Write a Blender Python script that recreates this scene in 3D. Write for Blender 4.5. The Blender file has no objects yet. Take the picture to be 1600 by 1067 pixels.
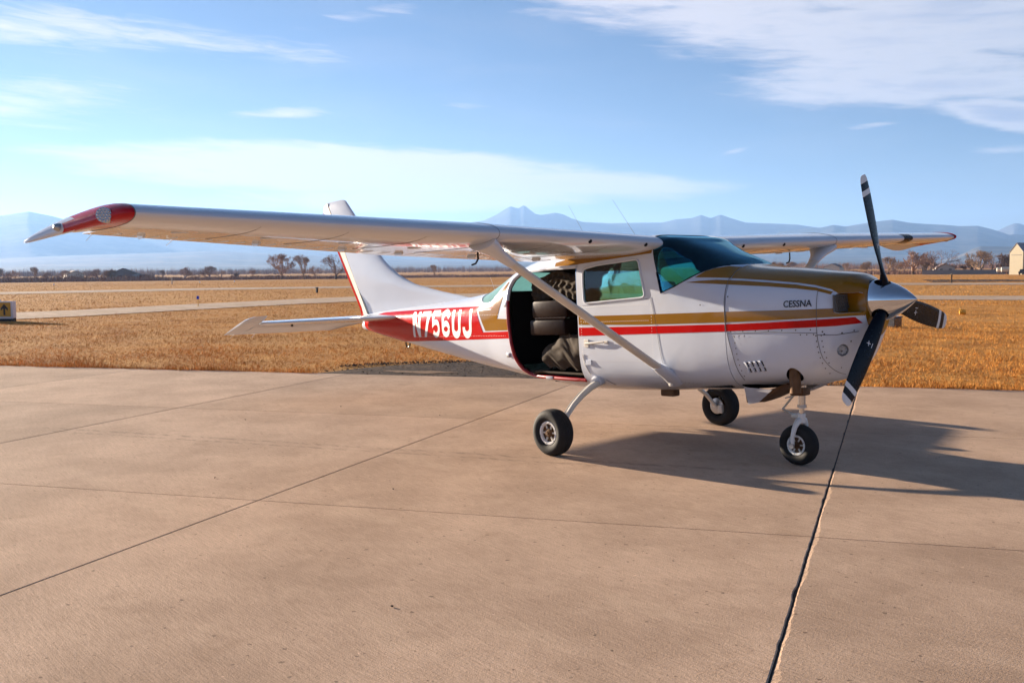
import bpy, bmesh, math, random
import numpy as np
from mathutils import Vector, Matrix, noise as mnoise

random.seed(7)
rng = np.random.default_rng(11)
scene = bpy.context.scene
COL = scene.collection
R_ = math.radians

# ------------------------------------------------------------------ camera
CAM = Vector((6.40334564, -7.30602683, 1.71029133))
C_R = Vector((0.65702646, 0.75382125, -0.00835208))
C_U = Vector((-0.05136061, 0.05581337, 0.99711933))
C_F = Vector((-0.7521159, 0.65470481, -0.07538758))
F_PX = 1523.962
cam_data = bpy.data.cameras.new('camera')
cam = bpy.data.objects.new('camera', cam_data)
COL.objects.link(cam)
cam_data.sensor_width = 36.0
cam_data.lens = 36.0 * F_PX / 1600.0
cam_data.clip_start = 0.1
cam_data.clip_end = 60000.0
mw = Matrix.Identity(4)
for i in range(3):
    mw[i][0] = C_R[i]; mw[i][1] = C_U[i]; mw[i][2] = -C_F[i]; mw[i][3] = CAM[i]
cam.matrix_world = mw
scene.camera = cam

# ------------------------------------------------------------------ light and exposure
SUN_TRAVEL = R_(9.3)      # heading towards which sunlight travels, in the ground plane
SUN_EL = R_(9.7)
sun_data = bpy.data.lights.new('sun', 'SUN')
sun_data.energy = 5.0
sun_data.angle = R_(0.5)
sun_data.color = (1.0, 0.83, 0.64)
sun = bpy.data.objects.new('sun', sun_data)
COL.objects.link(sun)
ld = Vector((math.cos(SUN_TRAVEL) * math.cos(SUN_EL), math.sin(SUN_TRAVEL) * math.cos(SUN_EL), -math.sin(SUN_EL)))
sun.rotation_euler = ld.to_track_quat('-Z', 'Y').to_euler()

vs = scene.view_settings
vs.view_transform = 'Standard'
vs.look = 'None'
vs.exposure = 2.03
vs.gamma = 1.0
vs.use_curve_mapping = False
scene.render.engine = 'CYCLES'
scene.cycles.use_denoising = True
scene.cycles.max_bounces = 8
scene.cycles.transparent_max_bounces = 12
scene.cycles.volume_bounces = 1
scene.cycles.sample_clamp_indirect = 6.0

# ------------------------------------------------------------------ sky
world = bpy.data.worlds.new('World')
scene.world = world
world.use_nodes = True
wt = world.node_tree
for n in list(wt.nodes):
    wt.nodes.remove(n)

class NT:
    """small helper to write node trees as expressions"""
    def __init__(self, tree):
        self.t = tree
    def node(self, kind, **kw):
        n = self.t.nodes.new(kind)
        for k, v in kw.items():
            setattr(n, k, v)
        return n
    def put(self, sock, v):
        if isinstance(v, bpy.types.NodeSocket):
            self.t.links.new(v, sock)
        elif v is not None:
            if sock.type == 'RGBA' and not hasattr(v, '__len__'):
                v = (v, v, v, 1)
            elif sock.type == 'RGBA' and len(v) == 3:
                v = (*v, 1)
            sock.default_value = v
    def m(self, op, a, b=None, c=None, clamp=False):
        n = self.node('ShaderNodeMath', operation=op, use_clamp=clamp)
        self.put(n.inputs[0], a)
        if b is not None: self.put(n.inputs[1], b)
        if c is not None: self.put(n.inputs[2], c)
        return n.outputs[0]
    def sstep(self, v, a, b):
        n = self.node('ShaderNodeMapRange', interpolation_type='SMOOTHSTEP')
        self.put(n.inputs['Value'], v)
        n.inputs['From Min'].default_value = a
        n.inputs['From Max'].default_value = b
        return n.outputs[0]
    def mix(self, f, a, b):
        n = self.node('ShaderNodeMix', data_type='RGBA')
        self.put(n.inputs[0], f); self.put(n.inputs[6], a); self.put(n.inputs[7], b)
        return n.outputs[2]
    def mul(self, a, b):
        n = self.node('ShaderNodeMix', data_type='RGBA', blend_type='MULTIPLY')
        n.inputs[0].default_value = 1.0
        self.put(n.inputs[6], a); self.put(n.inputs[7], b)
        return n.outputs[2]
    def noise(self, vec, scale, detail=4.0, rough=0.55, dist=0.0):
        n = self.node('ShaderNodeTexNoise')
        if vec is not None: self.put(n.inputs['Vector'], vec)
        n.inputs['Scale'].default_value = scale
        n.inputs['Detail'].default_value = detail
        n.inputs['Roughness'].default_value = rough
        n.inputs['Distortion'].default_value = dist
        return n.outputs[0]
    def comb(self, x, y, z=0.0):
        n = self.node('ShaderNodeCombineXYZ')
        self.put(n.inputs[0], x); self.put(n.inputs[1], y); self.put(n.inputs[2], z)
        return n.outputs[0]
    def sep(self, v):
        n = self.node('ShaderNodeSeparateXYZ')
        self.put(n.inputs[0], v)
        return n.outputs
    def ramp(self, f, stops):
        n = self.node('ShaderNodeValToRGB')
        cr = n.color_ramp
        while len(cr.elements) < len(stops):
            cr.elements.new(0.5)
        for e, (p, c) in zip(cr.elements, stops):
            e.position = p; e.color = (*c, 1)
        self.put(n.inputs[0], f)
        return n.outputs[0]
    def mapping(self, v, scale=(1, 1, 1), rot=(0, 0, 0), loc=(0, 0, 0)):
        n = self.node('ShaderNodeMapping')
        self.put(n.inputs[0], v)
        n.inputs['Scale'].default_value = scale
        n.inputs['Rotation'].default_value = rot
        n.inputs['Location'].default_value = loc
        return n.outputs[0]

W = NT(wt)
sky = W.node('ShaderNodeTexSky', sky_type='NISHITA', sun_disc=False)
sky.sun_elevation = SUN_EL
sky.sun_rotation = math.atan2(-math.cos(SUN_TRAVEL), -math.sin(SUN_TRAVEL))
sky.altitude = 2200.0
sky.air_density = 0.95
sky.dust_density = 0.05
sky.ozone_density = 4.0
tc = W.node('ShaderNodeTexCoord')
# azimuth (right of the mean view heading positive) and elevation of the sky direction
HEAD = math.atan2(C_F.y, C_F.x)
vr = W.node('ShaderNodeVectorRotate', rotation_type='Z_AXIS')
W.put(vr.inputs['Vector'], tc.outputs['Generated'])
vr.inputs['Angle'].default_value = math.pi / 2 - HEAD
dx, dy, dz = W.sep(vr.outputs[0])
az = W.m('ARCTAN2', dx, dy)
el = W.m('ARCSINE', dz)
# slow streaky warp shared by all cirrus
cv = W.comb(W.m('MULTIPLY', az, 3.0), W.m('MULTIPLY', el, 13.0), 0.0)
n1 = W.noise(cv, 1.5, 7.0, 0.52, 0.5)
n2 = W.noise(W.comb(W.m('MULTIPLY', az, 9.0), W.m('MULTIPLY', W.m('ADD', el, W.m('MULTIPLY', az, 0.06)), 70.0), 3.0), 1.7, 6.0, 0.6, 0.5)
nn = W.m('ADD', W.m('MULTIPLY', n1, 0.52), W.m('MULTIPLY', n2, 0.48))
def blob(a0, e0, ra, re, tilt=0.0, hard=1.0):
    c, s = math.cos(tilt), math.sin(tilt)
    x = W.m('SUBTRACT', az, a0); y = W.m('SUBTRACT', el, e0)
    u = W.m('DIVIDE', W.m('ADD', W.m('MULTIPLY', x, c), W.m('MULTIPLY', y, s)), ra)
    v = W.m('DIVIDE', W.m('SUBTRACT', W.m('MULTIPLY', y, c), W.m('MULTIPLY', x, s)), re)
    d = W.m('ADD', W.m('MULTIPLY', u, u), W.m('MULTIPLY', v, v))
    return W.m('MULTIPLY', W.m('SUBTRACT', 1.0, d), hard)
def px_ae(u, v):
    d = (C_R * ((u - 800) / F_PX) + C_U * ((533.5 - v) / F_PX) + C_F).normalized()
    a = math.atan2(d.x * math.sin(HEAD) - d.y * math.cos(HEAD), d.x * math.cos(HEAD) + d.y * math.sin(HEAD))
    return a, math.asin(d.z)
blobs = []
def cloud(u, v, wu, wv, tilt=0.0, hard=1.0):
    a, e = px_ae(u, v)
    blobs.append(blob(a, e, wu / F_PX, wv / F_PX, tilt, hard))
CLOUDS = [  # centre and half extents, from the sheets seen over the mountains
    (1560, 40, 520, 120, -0.10, 1.0), (1180, 10, 420, 75, -0.16, 0.9), (1500, 128, 330, 30, -0.02, 0.85),
    (1590, 182, 120, 24, -0.22, 1.3), (1860, 40, 260, 110, 0.0, 1.0), (1300, -120, 700, 130, 0.0, 0.9),
    (540, 268, 440, 46, -0.03, 1.35), (900, 288, 300, 26, -0.04, 1.05), (640, 310, 330, 26, 0.0, 1.15), (200, 248, 190, 20, -0.05, 0.7),
    (220, 52, 290, 24, -0.06, 0.5), (20, 45, 120, 28, -0.06, 0.5), (440, 177, 80, 9, 0.05, 0.45), (560, 28, 90, 12, 0.2, 0.3),
    (60, 195, 120, 5, -0.06, 0.3), (1150, 236, 26, 4, 0.25, 0.35), (1360, 197, 40, 4, 0.08, 0.3), (720, 165, 60, 4, -0.1, 0.2),
    (1590, 232, 60, 6, 0.0, 0.3), (-500, 120, 500, 60, 0.0, 0.7), (-900, 280, 400, 50, 0.0, 0.7)]
for c in CLOUDS:
    cloud(*c)
mx = blobs[0]
for b in blobs[1:]:
    mx = W.m('SMOOTH_MAX', mx, b, 0.15)
mx = W.m('MAXIMUM', mx, -1.2)
dens = W.m('ADD', W.m('MULTIPLY', mx, 0.46), W.m('MULTIPLY', W.m('SUBTRACT', nn, 0.46), 1.25))
cl = W.sstep(dens, 0.02, 0.46)
# thin veil everywhere, so that the sky goes on the same way all round
veil = W.m('MULTIPLY', W.sstep(n1, 0.42, 0.85), 0.14)
cl = W.m('MAXIMUM', W.m('MULTIPLY', cl, 0.92), veil)
cl = W.m('MULTIPLY', cl, W.sstep(el, 0.005, 0.05))
skycol = W.mul(sky.outputs[0], (0.97, 0.73, 0.64))
# thin ice cloud is brightest towards the sun and greyer away from it
vd = W.node('ShaderNodeVectorMath', operation='DOT_PRODUCT')
W.put(vd.inputs[0], tc.outputs['Generated']); vd.inputs[1].default_value = tuple(-ld)
cloudcol = W.mix(W.sstep(vd.outputs['Value'], 0.15, 0.75), W.mix(W.sstep(dens, 0.28, 0.75), (3.7, 3.75, 4.1), (1.9, 2.3, 3.2)), (4.4, 4.1, 4.3))
final = W.mix(cl, skycol, cloudcol)
bg = W.node('ShaderNodeBackground')
W.put(bg.inputs['Color'], final)
bg.inputs['Strength'].default_value = 0.05
wo = W.node('ShaderNodeOutputWorld')
wt.links.new(bg.outputs[0], wo.inputs['Surface'])
# ------------------------------------------------------------------ helpers
class MB:
    """collects faces, builds ONE mesh object"""
    def __init__(self):
        self.v = []; self.f = []; self.m = []
    def add(self, verts, faces, mi=0):
        o = len(self.v)
        self.v.extend([tuple(p) for p in verts])
        self.f.extend([tuple(i + o for i in f) for f in faces])
        self.m.extend([mi] * len(faces))
        return self
    def box(self, c, s, mi=0, rot=None, bevel=0.0):
        hx, hy, hz = s[0] / 2, s[1] / 2, s[2] / 2
        if bevel > 0:
            bm = bmesh.new()
            bmesh.ops.create_cube(bm, size=1.0)
            for v in bm.verts:
                v.co = Vector((v.co.x * s[0], v.co.y * s[1], v.co.z * s[2]))
            bmesh.ops.bevel(bm, geom=list(bm.edges), offset=bevel, segments=2, profile=0.6, affect='EDGES')
            bm.verts.index_update()
            vs_ = [v.co.copy() for v in bm.verts]
            fs_ = [[v.index for v in f.verts] for f in bm.faces]
            bm.free()
        else:
            vs_ = [Vector((x * hx, y * hy, z * hz)) for x in (-1, 1) for y in (-1, 1) for z in (-1, 1)]
            fs_ = [(0, 1, 3, 2), (4, 6, 7, 5), (0, 4, 5, 1), (2, 3, 7, 6), (0, 2, 6, 4), (1, 5, 7, 3)]
        c = Vector(c)
        if rot is not None:
            vs_ = [rot @ p for p in vs_]
        return self.add([p + c for p in vs_], fs_, mi)
    def loft(self, rings, closed=True, cap=True, mi=0):
        n = len(rings[0]); vs_ = []; fs_ = []
        for r in rings: vs_.extend(r)
        for i in range(len(rings) - 1):
            for j in range(n if closed else n - 1):
                k = (j + 1) % n
                fs_.append((i * n + j, i * n + k, (i + 1) * n + k, (i + 1) * n + j))
        if cap and closed:
            fs_.append(tuple(range(n - 1, -1, -1)))
            fs_.append(tuple((len(rings) - 1) * n + j for j in range(n)))
        return self.add(vs_, fs_, mi)
    def tube(self, path, rad, n=10, mi=0, cap=True, flat=None):
        path = [Vector(p) for p in path]
        if not hasattr(rad, '__len__'): rad = [rad] * len(path)
        rings = []; up = None
        for i, p in enumerate(path):
            t = (path[min(i + 1, len(path) - 1)] - path[max(i - 1, 0)]).normalized()
            if up is None:
                up = Vector((0, 0, 1)) if abs(t.z) < 0.9 else Vector((1, 0, 0))
            a = t.cross(up).normalized(); b = a.cross(t).normalized(); up = b
            k = flat[i] if flat else 1.0
            rings.append([p + a * (math.cos(2 * math.pi * j / n) * rad[i]) + b * (math.sin(2 * math.pi * j / n) * rad[i] * k) for j in range(n)])
        return self.loft(rings, True, cap, mi)
    def lathe(self, prof, c=(0, 0, 0), axis='Y', n=40, mi=0, closed=False):
        """prof: (radius, height along axis)"""
        c = Vector(c); vs_ = []; fs_ = []; m = len(prof)
        for j in range(n):
            a = 2 * math.pi * j / n; ca, sa = math.cos(a), math.sin(a)
            for r, h in prof:
                if axis == 'Y': p = Vector((r * ca, h, r * sa))
                elif axis == 'X': p = Vector((h, r * ca, r * sa))
                else: p = Vector((r * ca, r * sa, h))
                vs_.append(c + p)
        for j in range(n):
            k = (j + 1) % n
            for i in range(m if closed else m - 1):
                i2 = (i + 1) % m
                fs_.append((j * m + i, j * m + i2, k * m + i2, k * m + i))
        return self.add(vs_, fs_, mi)
    def disc(self, c, r, axis='Y', n=20, mi=0, ry=None, depth=0.0):
        prof = [(0.0001, 0), (r, 0)] if depth == 0 else [(0.0001, -depth / 2), (r, -depth / 2), (r, depth / 2), (0.0001, depth / 2)]
        return self.lathe(prof, c, axis, n, mi)
    def prism(self, poly, y0, y1, mi=0):
        """polygon in XZ, extruded along Y"""
        n = len(poly)
        vs_ = [(x, y0, z) for x, z in poly] + [(x, y1, z) for x, z in poly]
        fs_ = [tuple(range(n)), tuple(range(2 * n - 1, n - 1, -1))] + [(j, n + j, n + (j + 1) % n, (j + 1) % n) for j in range(n)]
        return self.add(vs_, fs_, mi)
    def mesh(self, name, mats, smooth=None, recalc=True):
        me = bpy.data.meshes.new(name)
        me.from_pydata(self.v, [], self.f)
        for m in (mats if isinstance(mats, (list, tuple)) else [mats]):
            me.materials.append(m)
        if any(self.m):
            me.polygons.foreach_set('material_index', self.m)
        if recalc:
            bm = bmesh.new(); bm.from_mesh(me)
            bmesh.ops.remove_doubles(bm, verts=bm.verts, dist=1e-5)
            bmesh.ops.recalc_face_normals(bm, faces=bm.faces)
            bm.to_mesh(me); bm.free()
        if smooth is not None:
            shade(me, smooth)
        me.update()
        return me
    def build(self, name, mats, parent=None, smooth=None, recalc=True, loc=None):
        return link(name, self.mesh(name, mats, smooth, recalc), parent, loc)

def shade(me, ang=35):
    me.polygons.foreach_set('use_smooth', [True] * len(me.polygons))
    me.set_sharp_from_angle(angle=R_(ang))

def link(name, data, parent=None, loc=None):
    o = bpy.data.objects.new(name, data)
    COL.objects.link(o)
    if parent is not None: o.parent = parent
    if loc is not None: o.location = loc
    return o

def tag(o, label=None, cat=None, group=None, kind=None):
    if label: o['label'] = label
    if cat: o['category'] = cat
    if group: o['group'] = group
    if kind: o['kind'] = kind
    return o

def empty(name, loc=(0, 0, 0), rz=0.0):
    o = link(name, None); o.location = loc; o.rotation_euler = (0, 0, rz)
    o.empty_display_size = 0.2
    return o

def boolean(me_a, me_b, op):
    a = bpy.data.objects.new('tmp_a', me_a); b = bpy.data.objects.new('tmp_b', me_b)
    COL.objects.link(a); COL.objects.link(b)
    md = a.modifiers.new('b', 'BOOLEAN'); md.operation = op; md.object = b; md.solver = 'EXACT'
    md.material_mode = 'TRANSFER'
    dg = bpy.context.evaluated_depsgraph_get(); dg.update()
    me = bpy.data.meshes.new_from_object(a.evaluated_get(dg))
    bpy.data.objects.remove(a); bpy.data.objects.remove(b)
    return me

def text_solid(body, width, height, depth=0.3, bold=0.0, shear=0.0):
    cu = bpy.data.curves.new('txt', 'FONT'); cu.body = body; cu.offset = bold; cu.extrude = 0.5; cu.resolution_u = 4
    cu.shear = shear
    o = bpy.data.objects.new('txt', cu); COL.objects.link(o)
    dg = bpy.context.evaluated_depsgraph_get(); dg.update()
    me = bpy.data.meshes.new_from_object(o.evaluated_get(dg))
    bpy.data.objects.remove(o)
    co = np.empty(len(me.vertices) * 3); me.vertices.foreach_get('co', co); co = co.reshape(-1, 3)
    lo, hi = co.min(0), co.max(0)
    co = (co - lo) / (hi - lo)
    out = np.stack([co[:, 0] * width, (co[:, 2] - 0.5) * depth, co[:, 1] * height], 1)
    me.vertices.foreach_set('co', out.ravel()); me.update()
    bm = bmesh.new(); bm.from_mesh(me); bmesh.ops.remove_doubles(bm, verts=bm.verts, dist=1e-5)
    bmesh.ops.recalc_face_normals(bm, faces=bm.faces); bm.to_mesh(me); bm.free()
    return me

# ------------------------------------------------------------------ materials
def principled(name, base=(0.5, 0.5, 0.5), rough=0.5, metal=0.0, coat=0.0, spec=0.5, coat_rough=0.05):
    m = bpy.data.materials.new(name); m.use_nodes = True
    t = NT(m.node_tree); b = m.node_tree.nodes['Principled BSDF']
    b.inputs['Base Color'].default_value = (*base, 1)
    b.inputs['Roughness'].default_value = rough
    b.inputs['Metallic'].default_value = metal
    b.inputs['Coat Weight'].default_value = coat
    b.inputs['Coat Roughness'].default_value = coat_rough
    b.inputs['Specular IOR Level'].default_value = spec
    return m, t, b
def bump(t, b, h, strength=0.3, dist=0.02):
    n = t.node('ShaderNodeBump'); n.inputs['Strength'].default_value = strength; n.inputs['Distance'].default_value = dist
    t.put(n.inputs['Height'], h); t.put(b.inputs['Normal'], n.outputs[0]); return n
def objco(t):
    return t.node('ShaderNodeTexCoord').outputs['Object']

def plain(name, base, rough=0.5, metal=0.0, coat=0.0, var=0.12, scale=6.0, spec=0.5):
    m, t, b = principled(name, base, rough, metal, coat, spec)
    n = t.noise(objco(t), scale, 4)
    lo = tuple(c * (1 - var) for c in base); hi = tuple(min(1, c * (1 + var)) for c in base)
    t.put(b.inputs['Base Color'], t.mix(n, lo, hi))
    t.put(b.inputs['Roughness'], t.m('ADD', rough - 0.06, t.m('MULTIPLY', t.noise(objco(t), scale * 2.3, 3), 0.12), clamp=True))
    return m

def paint(name, base, grime=True, rough=0.2, wav=0.08, coat=0.4, spec=0.45):
    m, t, b = principled(name, base, rough, 0.0, coat, spec, 0.03)
    co = objco(t); x, y, z = t.sep(co)
    n = t.noise(co, 3.0, 5)
    col = t.mix(n, tuple(c * 0.93 for c in base), base)
    if grime:   # oil and dust streaks carried aft along the belly from the exhaust
        s = t.noise(t.mapping(co, (1.2, 9, 6)), 1.5, 5, 0.6)
        belly = t.m('SUBTRACT', 1.0, t.sstep(t.m('ADD', z, t.m('MULTIPLY', s, .10)), 0.60, 0.82))
        aft = t.m('MULTIPLY', t.m('SUBTRACT', 1.0, t.sstep(x, 1.85, 2.1)), t.m('ADD', 0.35, t.m('MULTIPLY', t.sstep(x, -0.5, 1.4), 0.65)))
        k = t.m('MULTIPLY', t.m('MULTIPLY', belly, aft), t.m('ADD', 0.25, t.m('MULTIPLY', s, 0.75)))
        col = t.mix(t.m('MULTIPLY', k, 0.85), col, (0.15, 0.088, 0.042))
        d = t.m('MULTIPLY', t.sstep(t.noise(co, 26, 3, 0.7), 0.66, 0.76), 0.25)
        col = t.mix(d, col, tuple(c * 0.55 for c in base))
    t.put(b.inputs['Base Color'], col)
    t.put(b.inputs['Roughness'], t.m('ADD', rough - 0.05, t.m('MULTIPLY', t.noise(co, 9, 4), 0.14)))
    w = t.m('ADD', t.noise(t.mapping(co, (1, 1.4, 1.4)), 2.2, 2), t.m('MULTIPLY', t.noise(co, 14, 2), 0.10))
    bump(t, b, w, wav, 0.05)
    return m

M = {}
M['white'] = paint('white_paint', (0.61, 0.655, 0.74), rough=.15, coat=.1, wav=.06)
M['whitewing'] = paint('wing_white_paint', (0.66, 0.69, 0.735), grime=False, rough=0.14, wav=0.05, coat=0.5)
M['red'] = paint('red_paint', (0.52, 0.0018, 0.002), grime=False, rough=.13, coat=0.0, wav=.03, spec=.22)
M['gold'] = paint('gold_paint', (0.27, 0.122, 0.004), grime=False, rough=0.10, coat=0.0, spec=.5, wav=.04)
M['darkred'] = plain('maroon_trim', (0.30, 0.008, 0.012), 0.3, coat=0.3)
M['letter_white'] = plain('white_lettering', (0.76, 0.75, 0.73), 0.35)
M['letter_black'] = plain('black_lettering', (0.012, 0.012, 0.014), 0.4)
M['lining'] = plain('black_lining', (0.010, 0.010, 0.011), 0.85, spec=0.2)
M['chrome'], _t, _b = principled('polished_spinner', (0.64, 0.66, 0.70), 0.09, 1.0)
_t.put(_b.inputs['Roughness'], _t.m('ADD', 0.02, _t.m('MULTIPLY', _t.noise(objco(_t), 18, 4), 0.06)))
M['steel'] = plain('bare_steel', (0.45, 0.45, 0.46), 0.35, 1.0)
M['cream'] = paint('sunlit_rudder_white', (0.76, 0.71, 0.62), grime=False, rough=.25, coat=.05, wav=.04)  # rudder white tinted warm to stand in for the sunlight on it
M['rusty'] = plain('burnt_exhaust', (0.13, 0.07, 0.035), 0.6, 0.6, var=0.5, scale=18)
M['black'] = plain('black_paint', (0.003, 0.005, 0.010), 0.28, spec=0.12)
M['rubber'] = plain('tyre_rubber', (0.017, 0.016, 0.016), 0.75, var=0.55, scale=9, spec=.3)
M['screw'] = plain('dull_screw', (0.06, 0.055, 0.05), 0.5, 0.5)
M['seam'] = plain('seam_dark', (0.10, 0.095, 0.09), 0.7)
M['legpaint'] = plain('cream_gear_paint', (0.62, 0.59, 0.53), 0.35, coat=0.3, var=0.15)
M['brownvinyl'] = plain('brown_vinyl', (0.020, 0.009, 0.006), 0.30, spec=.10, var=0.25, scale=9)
M['blue'] = plain('blue_webbing', (0.015, 0.14, 0.42), 0.6)
M['redlens'] = plain('deep_red_tip', (0.46, 0.003, 0.010), 0.2, coat=0.15, spec=.3)
M['orange'] = plain('orange_tank', (0.7, 0.33, 0.02), 0.5)

def glass(name, tint, ior=1.45, rough=0.0, refl=(0.95, 0.97, 1.0)):
    m = bpy.data.materials.new(name); m.use_nodes = True
    t = NT(m.node_tree); m.node_tree.nodes.remove(m.node_tree.nodes['Principled BSDF'])
    tr = t.node('ShaderNodeBsdfTransparent'); tr.inputs[0].default_value = (*tint, 1)
    gl = t.node('ShaderNodeBsdfGlossy'); gl.inputs['Roughness'].default_value = rough + 0.02
    t.put(gl.inputs['Color'], refl)
    fr = t.node('ShaderNodeFresnel'); fr.inputs[0].default_value = ior
    n = t.noise(objco(t), 3.0, 2)
    bp = t.node('ShaderNodeBump'); bp.inputs['Strength'].default_value = 0.03; bp.inputs['Distance'].default_value = 0.05
    t.put(bp.inputs['Height'], n); t.put(gl.inputs['Normal'], bp.outputs[0]); t.put(fr.inputs['Normal'], bp.outputs[0])
    mx_ = t.node('ShaderNodeMixShader')
    t.put(mx_.inputs[0], fr.outputs[0]); t.put(mx_.inputs[1], tr.outputs[0]); t.put(mx_.inputs[2], gl.outputs[0])
    out = m.node_tree.nodes['Material Output']; m.node_tree.links.new(mx_.outputs[0], out.inputs['Surface'])
    return m
M['glass'] = glass('teal_tinted_glass', (0.58, 0.93, 0.88))
M['shield'] = glass('blue_teal_windshield', (0.34, 0.78, 0.80), ior=1.6, refl=(0.35, 0.75, 0.95))
def brightened_plexi():  # milky colour mixed in so the dark rear pane reads as lit
    m = glass('brightened_teal_plexi', (0.62, 0.93, 0.90)); t = NT(m.node_tree)
    out = m.node_tree.nodes['Material Output']; src = out.inputs['Surface'].links[0].from_socket
    df = t.node('ShaderNodeBsdfDiffuse'); t.put(df.inputs['Color'], (0.50, 0.74, 0.72))
    tl = t.node('ShaderNodeBsdfTranslucent'); t.put(tl.inputs['Color'], (0.50, 0.74, 0.72))
    m1 = t.node('ShaderNodeMixShader'); m1.inputs[0].default_value = .5; t.put(m1.inputs[1], df.outputs[0]); t.put(m1.inputs[2], tl.outputs[0])
    m2 = t.node('ShaderNodeMixShader'); t.put(m2.inputs[0], t.m('ADD', .42, t.m('MULTIPLY', t.noise(objco(t), 12, 4), .2))); t.put(m2.inputs[1], src); t.put(m2.inputs[2], m1.outputs[0])
    m.node_tree.links.new(m2.outputs[0], out.inputs['Surface']); return m
M['plexi'] = brightened_plexi()
M['clear'] = glass('clear_lens', (0.92, 0.93, 0.95))
M['bluelens'] = plain('blue_lens', (0.01, 0.01, 0.45), 0.15, coat=0.5)
# ------------------------------------------------------------------ the place
def bearing(u, d):
    """ground position at distance d in the direction of picture column u"""
    v = C_R * ((u - 800) / F_PX) + C_F
    h = Vector((v.x, v.y)).normalized()
    return CAM.x + h.x * d, CAM.y + h.y * d
def gz(x, y):
    """the airfield falls away gently towards the tree line"""
    d = math.hypot(x - CAM.x, y - CAM.y)
    return -0.045 - 0.0072 * min(max(d - 120.0, 0.0), 280.0)

# ---- materials of the setting
m, t, b = principled('dry_field', (0.33, 0.2, 0.08), 0.95, spec=0.1); M['field'] = m
co = objco(t)
n_big = t.noise(co, 0.06, 5, 0.6); n_mid = t.noise(t.mapping(co, (1, 1, 1)), 0.9, 6, 0.65); n_fine = t.noise(co, 14.0, 5, 0.7)
stripe = t.noise(t.mapping(co, (0.02, 0.22, 1), (0, 0, R_(-40))), 1.0, 4, 0.6)
c1 = t.mix(t.sstep(n_mid, 0.32, 0.68), (0.34, 0.145, 0.034), (0.58, 0.29, 0.075))
c2 = t.mix(t.m('MULTIPLY', t.sstep(t.m('ADD', t.m('MULTIPLY', n_big, .5), t.m('MULTIPLY', stripe, .5)), 0.42, 0.6), 0.55), c1, (0.54, 0.30, 0.105))
c3 = t.mix(t.sstep(n_fine, 0.60, 0.72), c2, (0.13, 0.075, 0.032))
t.put(b.inputs['Base Color'], c3); bump(t, b, t.m('ADD', n_fine, n_mid), 0.6, 0.08)
m, t, b = principled('dry_grass', (0.4, 0.25, 0.1), 0.85, spec=0.15); M['grass'] = m
co = objco(t)
v1 = t.noise(co, 23.0, 2, 0.5); v2 = t.noise(co, 0.7, 5, 0.65)
g1 = t.ramp(v1, [(0.30, (0.24, 0.085, 0.016)), (0.47, (0.58, 0.255, 0.050)), (0.62, (0.74, 0.38, 0.088)), (0.75, (0.80, 0.50, 0.17))])
t.put(b.inputs['Base Color'], t.mul(g1, t.mix(t.sstep(t.m('ADD', t.m('MULTIPLY', v2, .6), t.m('MULTIPLY', t.noise(co, 0.16, 4, .6), .4)), 0.36, 0.62), (0.62, 0.56, 0.56), (1.20, 1.16, 1.14))))
b.inputs['Subsurface Weight'].default_value = 0.0
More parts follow.
